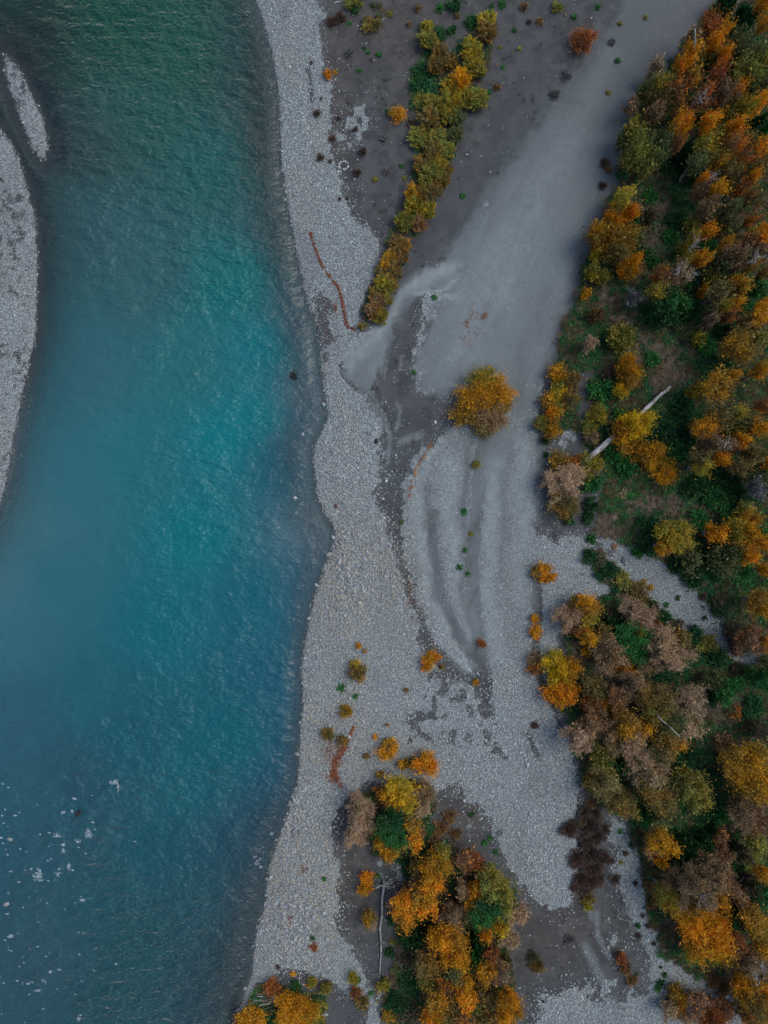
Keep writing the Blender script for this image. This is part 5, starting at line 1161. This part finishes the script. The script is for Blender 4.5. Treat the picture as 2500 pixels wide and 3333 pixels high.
# driftwood pile at the bottom of the bar
DW = [((1100, 965), (1165, 1000), .10), ((1110, 985), (1240, 985), .07), ((1095, 1000), (1230, 1005), .06), ((1120, 1020), (1260, 985), .08), ((1060, 1028), (1190, 1030), .09), ((1130, 1045), (1250, 1000), .05), ((1150, 960), (1215, 1010), .05), ((1090, 1010), (1150, 985), .04), ((1180, 1035), (1330, 975), .06),
      ((1125, 935), (1160, 985), .03), ((1140, 1000), (1290, 990), .04), ((1170, 1040), (1225, 1060), .06), ((1100, 1040), (1200, 1055), .07), ((1080, 1000), (1130, 1030), .04), ((1200, 970), (1350, 995), .04), ((1150, 1060), (1240, 1030), .05)]
for i, (p, q, r) in enumerate(DW):
    wood('driftwood_stick', T7(*p), T7(*q), r, r * .5, M_LOG, f"{ORD[i]} pale driftwood stick from the top of the pile at the bottom" if 0 < i < len(DW) - 1 else ('topmost' if i == 0 else 'lowest') + ' pale driftwood stick of the pile at the bottom', 'driftwood', 'driftwood pile sticks', None, None, 6, 6, .05, 20 + i).location.z += .08 * (i % 4)
SINGLE = [((1370, 1055), (1418, 1062), .22, T7, 'short pale broken log right of the driftwood bush', M_LOG), ((1290, 368), (1318, 374), .13, T7, 'short tan driftwood piece on the lower gravel bar', M_LOG), ((880, 1365), (945, 1380), .20, TF, 'short black charred log on the lower right gravel', M_DARKWOOD),
          ((190, 20), (245, 5), .06, TA, 'thin pale stick at the top of the gravel band', M_LOG), ((540, 150), (555, 125), .05, TA, 'thin curved white stick on the upper silt', M_LOG), ((1533, 385), (1538, 368), .05, T7, 'small pale stick on the dark silt', M_LOG), ((1405, 90), (1440, 95), .05, T7, 'thin white stick beside the rust leaves', M_LOG), ((0, 772), (16, 785), .10, T1, 'dark stick on the far left bar', M_DARKWOOD),
          ((1440, 12), (1475, 5), .05, T1, 'thin grey stick beside the top bushes', M_LOG), ((800, 910), (930, 1035), .06, TE, 'thin forked bare branch over the olive tree', M_LOG)]
for i, (p, q, r, t, lb, mt) in enumerate(SINGLE):
    zz = (5.6, 6.2) if 'forked' in lb else (None, None)
    wood('driftwood_log', t(*p), t(*q), r, r * .6, mt, lb, 'log', None, zz[0], zz[1], 7, 5, .03, 50 + i)
# ------------------------------------------------------------------ camp fire ring of white stones
fx, fy = W(*TA(262, 1192)); fr = link(bpy.data.objects.new('fire_ring', None)); fr.location = (fx, fy, gz(fx, fy)); tag(fr, 'small ring of white stones on the silt beside gravel', 'fire ring')
for i in range(11):
    th = 6.283 * i / 11 + random.gauss(0, .1); o = link(bpy.data.objects.new('ring_stone', CB[i % 7])); o.parent = fr; s_ = random.uniform(.26, .42)
    o.location = (math.cos(th) * .62, math.sin(th) * .52, .06); o.scale = (s_, s_, s_); o.rotation_euler = (0, 0, random.uniform(0, 6)); o.color = (.55, .56, .55, 1)
# ------------------------------------------------------------------ single rocks
ROCKS = [(T4(222, 718), .42, (.72, .73, .72), 'round white stone on the dark silt channel', .1), (T3(1625, 800), .62, (.012, .015, .018), 'black angular rock at the edge of the gravel', .1), (T3(1452, 1080), .55, (.14, .06, .04), 'round reddish brown rock on the middle bar', .1),
         (T7(335, 200), .9, (.010, .012, .014), 'black rock breaking the riffle surface', 0), (T7(1112, 398), .8, (.03, .032, .036), 'dark rock under white foam near the lower bank', -.1), (T7(20, 595), .85, (.30, .31, .29), 'pale boulder in the riffle at the left edge', -.1), (T7(35, 313), .8, (.26, .27, .25), 'pale boulder in the riffle above the left foam', -.1),
         (T3(1307, 768), .5, (.34, .35, .35), 'pale stone in the right shallows', 0), (T3(1225, 645), .5, (.30, .20, .14), 'tan stone under the shallow water', -.35), (T5(560, 960), .55, (.30, .28, .22), 'buff stone under the water mid river', -.2), (T5(1365, 317), .5, (.40, .41, .40), 'pale stone standing in the water by the bar', 0),
         (T5(1333, 462), .55, (.38, .39, .38), 'pale stone in the water below the bar bulge', 0), (T1(1252, 288), .34, (.62, .63, .62), 'small white stone on the upper gravel band', .1), (T3(1405, 805), .5, (.40, .41, .41), 'large pale stone at the bar shoulder', .05), (TG(1385, 285), .6, (.42, .44, .44), 'flat pale boulder on the gravel above the dark streak', .08),
         (TG(1490, 1885), .4, (.012, .012, .014), 'small black rock on the bottom gravel', .08), (TE(35, 1325), .62, (.40, .42, .42), 'flat pale slab on the gravel beside a dark hollow', .08), (T7(1055, 960), .5, (.36, .36, .35), 'pale stone at the water edge above the driftwood', .05), (T7(1030, 1052), .6, (.33, .32, .30), 'tan boulder at the water edge below the driftwood', .05), (TG(955, 530), .5, (.42, .43, .43), 'pale boulder beside the silt above the grove', .08),
         (TH(228, 1470), .55, (.42, .43, .43), 'wedge shaped pale stone on the narrow bar', .05), (TH(75, 1685), .5, (.36, .37, .37), 'pale stone in the shallows beside the bar', -.05), (TH(680, 2025), .42, (.60, .61, .60), 'oval white stone in the silt channel', .08), (TH(20, 2147), .5, (.45, .46, .46), 'long pale stone in the shallows', -.02)]
for (px, py), s_, c_, lb, dz in ROCKS:
    x, y = W(px, py); z = gz(x, y); zz = max(z, WATER_Z) + dz if dz <= 0 else z + s_ * .12
    o = link(bpy.data.objects.new('rock', CB[random.randrange(7)])); o.location = (x, y, zz); o.scale = (s_ * 1.25, s_ * 1.2, s_ * 1.2); o.rotation_euler = (0, 0, random.uniform(0, 6.28)); o.color = (*c_, 1); tag(o, lb, 'rock')
# waterlogged snag in the right shallows
sx_, sy_ = W(*T3(1268, 518)); st = link(bpy.data.objects.new('sunken_stump', None)); st.location = (sx_, sy_, gz(sx_, sy_)); tag(st, 'small black branching stump sticking out of the shallow water', 'stump')
top_ = WATER_Z - st.location.z + .15
v_, f_ = tube([([Vector((0, 0, -.1)), Vector((.05, 0, top_ * .6)), Vector((.1, .05, top_))], (.30, .26, .16))], 8)
o = link(bpy.data.objects.new('bole', mesh_np('bole', v_, f_, M_DARKWOOD, True))); o.parent = st
for i in range(9):
    th = i * .7 + .2; L_ = random.uniform(.4, .85); v_, f_ = tube([([Vector((0, 0, top_ - .1)), Vector((math.cos(th) * L_ * .6, math.sin(th) * L_ * .6, top_ + .08)), Vector((math.cos(th) * L_, math.sin(th) * L_, top_ + .02))], (.12, .08, .02))], 5)
    o = link(bpy.data.objects.new('root', mesh_np('root', v_, f_, M_DARKWOOD, True))); o.parent = st
# ------------------------------------------------------------------ white water
FO = [(495, 60, 22, 14), (508, 85, 8, 16), (325, 132, 14, 5), (272, 192, 12, 7), (312, 185, 6, 8), (385, 282, 17, 22), (335, 316, 14, 11), (245, 293, 16, 12), (225, 280, 12, 4), (275, 330, 14, 6), (275, 358, 8, 10), (297, 422, 8, 20), (165, 465, 26, 22), (250, 460, 18, 11), (355, 567, 16, 12), (345, 712, 18, 9), (1108, 398, 22, 18), (1125, 425, 10, 8), (398, 117, 9, 4), (120, 930, 22, 12), (165, 962, 18, 7), (195, 915, 14, 6), (345, 1078, 12, 16), (218, 880, 8, 6), (400, 235, 7, 4), (1175, 285, 8, 8), (5, 300, 8, 5), (45, 725, 16, 8), (65, 205, 9, 4), (10, 235, 9, 4), (1018, 1050, 5, 3), (30, 350, 8, 4)]
rq = random.Random(8)
for _ in range(90):
    FO.append((abs(rq.gauss(0, 230)), rq.uniform(60, 1100), rq.uniform(3, 8), rq.uniform(2, 4)))
fv, ff_ = [], []
rf = np.random.default_rng(77)
for x, y, rx, ry in FO:
    cx, cy = W(*T7(x, y), WATER_Z); rx = rx / 1.327 / PX * 1.15; ry = ry / 1.327 / PX * 1.15
    n = int(14 + 1300 * rx * ry)
    for _ in range(n):
        a = rf.uniform(0, 6.28); q = rf.random() ** .7; px, py = cx + math.cos(a) * q * rx, cy + math.sin(a) * q * ry
        nv_ = vnoise(np.array([px * 2.6]), np.array([py * 4.2]), 3)[0] * .65 + vnoise(np.array([px * 7.]), np.array([py * 9.]), 4)[0] * .35
        if nv_ < .40 + .2 * q * q: continue
        s = rf.uniform(.012, .042); b = len(fv); z = WATER_Z + rf.uniform(.0, .05); th = rf.uniform(0, 6.28); ca, sa = math.cos(th), math.sin(th)
        for dx, dy, dz in ((1, 0, 0), (0, .6, 0), (-1, 0, 0), (0, -.6, 0), (0, 0, .7)):
            fv.append((px + (dx * ca - dy * sa) * s, py + (dx * sa + dy * ca) * s, z + dz * s))
        ff_ += [(b, b + 1, b + 4), (b + 1, b + 2, b + 4), (b + 2, b + 3, b + 4), (b + 3, b, b + 4)]
tag(link(bpy.data.objects.new('foam', mesh_np('foam', np.array(fv), np.array(ff_), M_FOAM, True))), 'small patches of white foam on the river riffle', None, None, 'stuff')

# ------------------------------------------------------------------ pale bare trunks showing between the crowns
def pole(a, b, h, lb, seed, r=.15):
    """a slender leafless tree whose bole shows from pixel a (low) to pixel b (tip)"""
    rs = random.Random(seed); zb = h * .35
    A = Vector((*W(*a, zb), zb)); B = Vector((*W(*b, h), h)); d = B - A; base = A - d * ((zb - gz(A.x, A.y) + .1) / d.z)
    e = link(bpy.data.objects.new('leafless_tree', None)); e.location = base; tag(e, lb, 'dead tree')
    v, f = tube([limb((0, 0, 0), tuple(B - base), r, r * .25, 0, rs, 8)], 7)
    o = link(bpy.data.objects.new('trunk', mesh_np('trunk', v, f, M_LOG, True))); o.parent = e
    for i in range(16):
        t = rs.uniform(.45, .97); p = (B - base) * t; L = rs.uniform(.6, 1.7) * (1.2 - t * .6); th = rs.uniform(0, 6.28)
        q = p + Vector((math.cos(th) * L, math.sin(th) * L, L * .8))
        v, f = tube([limb(tuple(p), tuple(q), .035, .008, .05, rs, 3)], 4)
        o = link(bpy.data.objects.new('branch', mesh_np('branch', v, f, M_LOG, True))); o.parent = e
pole(TC(790, 860), TC(900, 745), 7.5, 'pale leafless trunk beside the golden tree above the dark conifer', 1, .16); pole(TC(900, 850), TC(1000, 780), 6.5, 'second pale leafless trunk right of the first above the conifer', 2, .14)
pole(TC(1430, 750), TC(1590, 635), 9.5, 'pale leafless trunk among brown trees at the right edge', 3, .18); pole(TF(1080, 850), TF(1200, 962), 8.5, 'pale leafless trunk above the big orange tree', 4, .17)
pole(TF(1560, 1370), TF(1659, 1505), 8.5, 'pale leafless trunk at the lower right edge', 5, .16); pole(TB(985, 1015), TB(1120, 815), 9.0, 'grey leafless trunk in the rust red top right tree', 6, .17)
pole(TD(1285, 515), TD(1395, 503), 8.0, 'pale leafless trunk between golden trees right of the log', 7, .15); pole(TB(1100, 1655), TB(1180, 1560), 8.0, 'grey leafless trunk below the orange top right trees', 8, .13); pole(TC(945, 600), TC(1050, 480), 8.0, 'thin grey leafless trunk under the small orange crown', 9, .11)
pole(TF(1490, 1400), TF(1600, 1590), 8.0, 'thin leafless trunk in the lower right corner thicket', 10, .12)
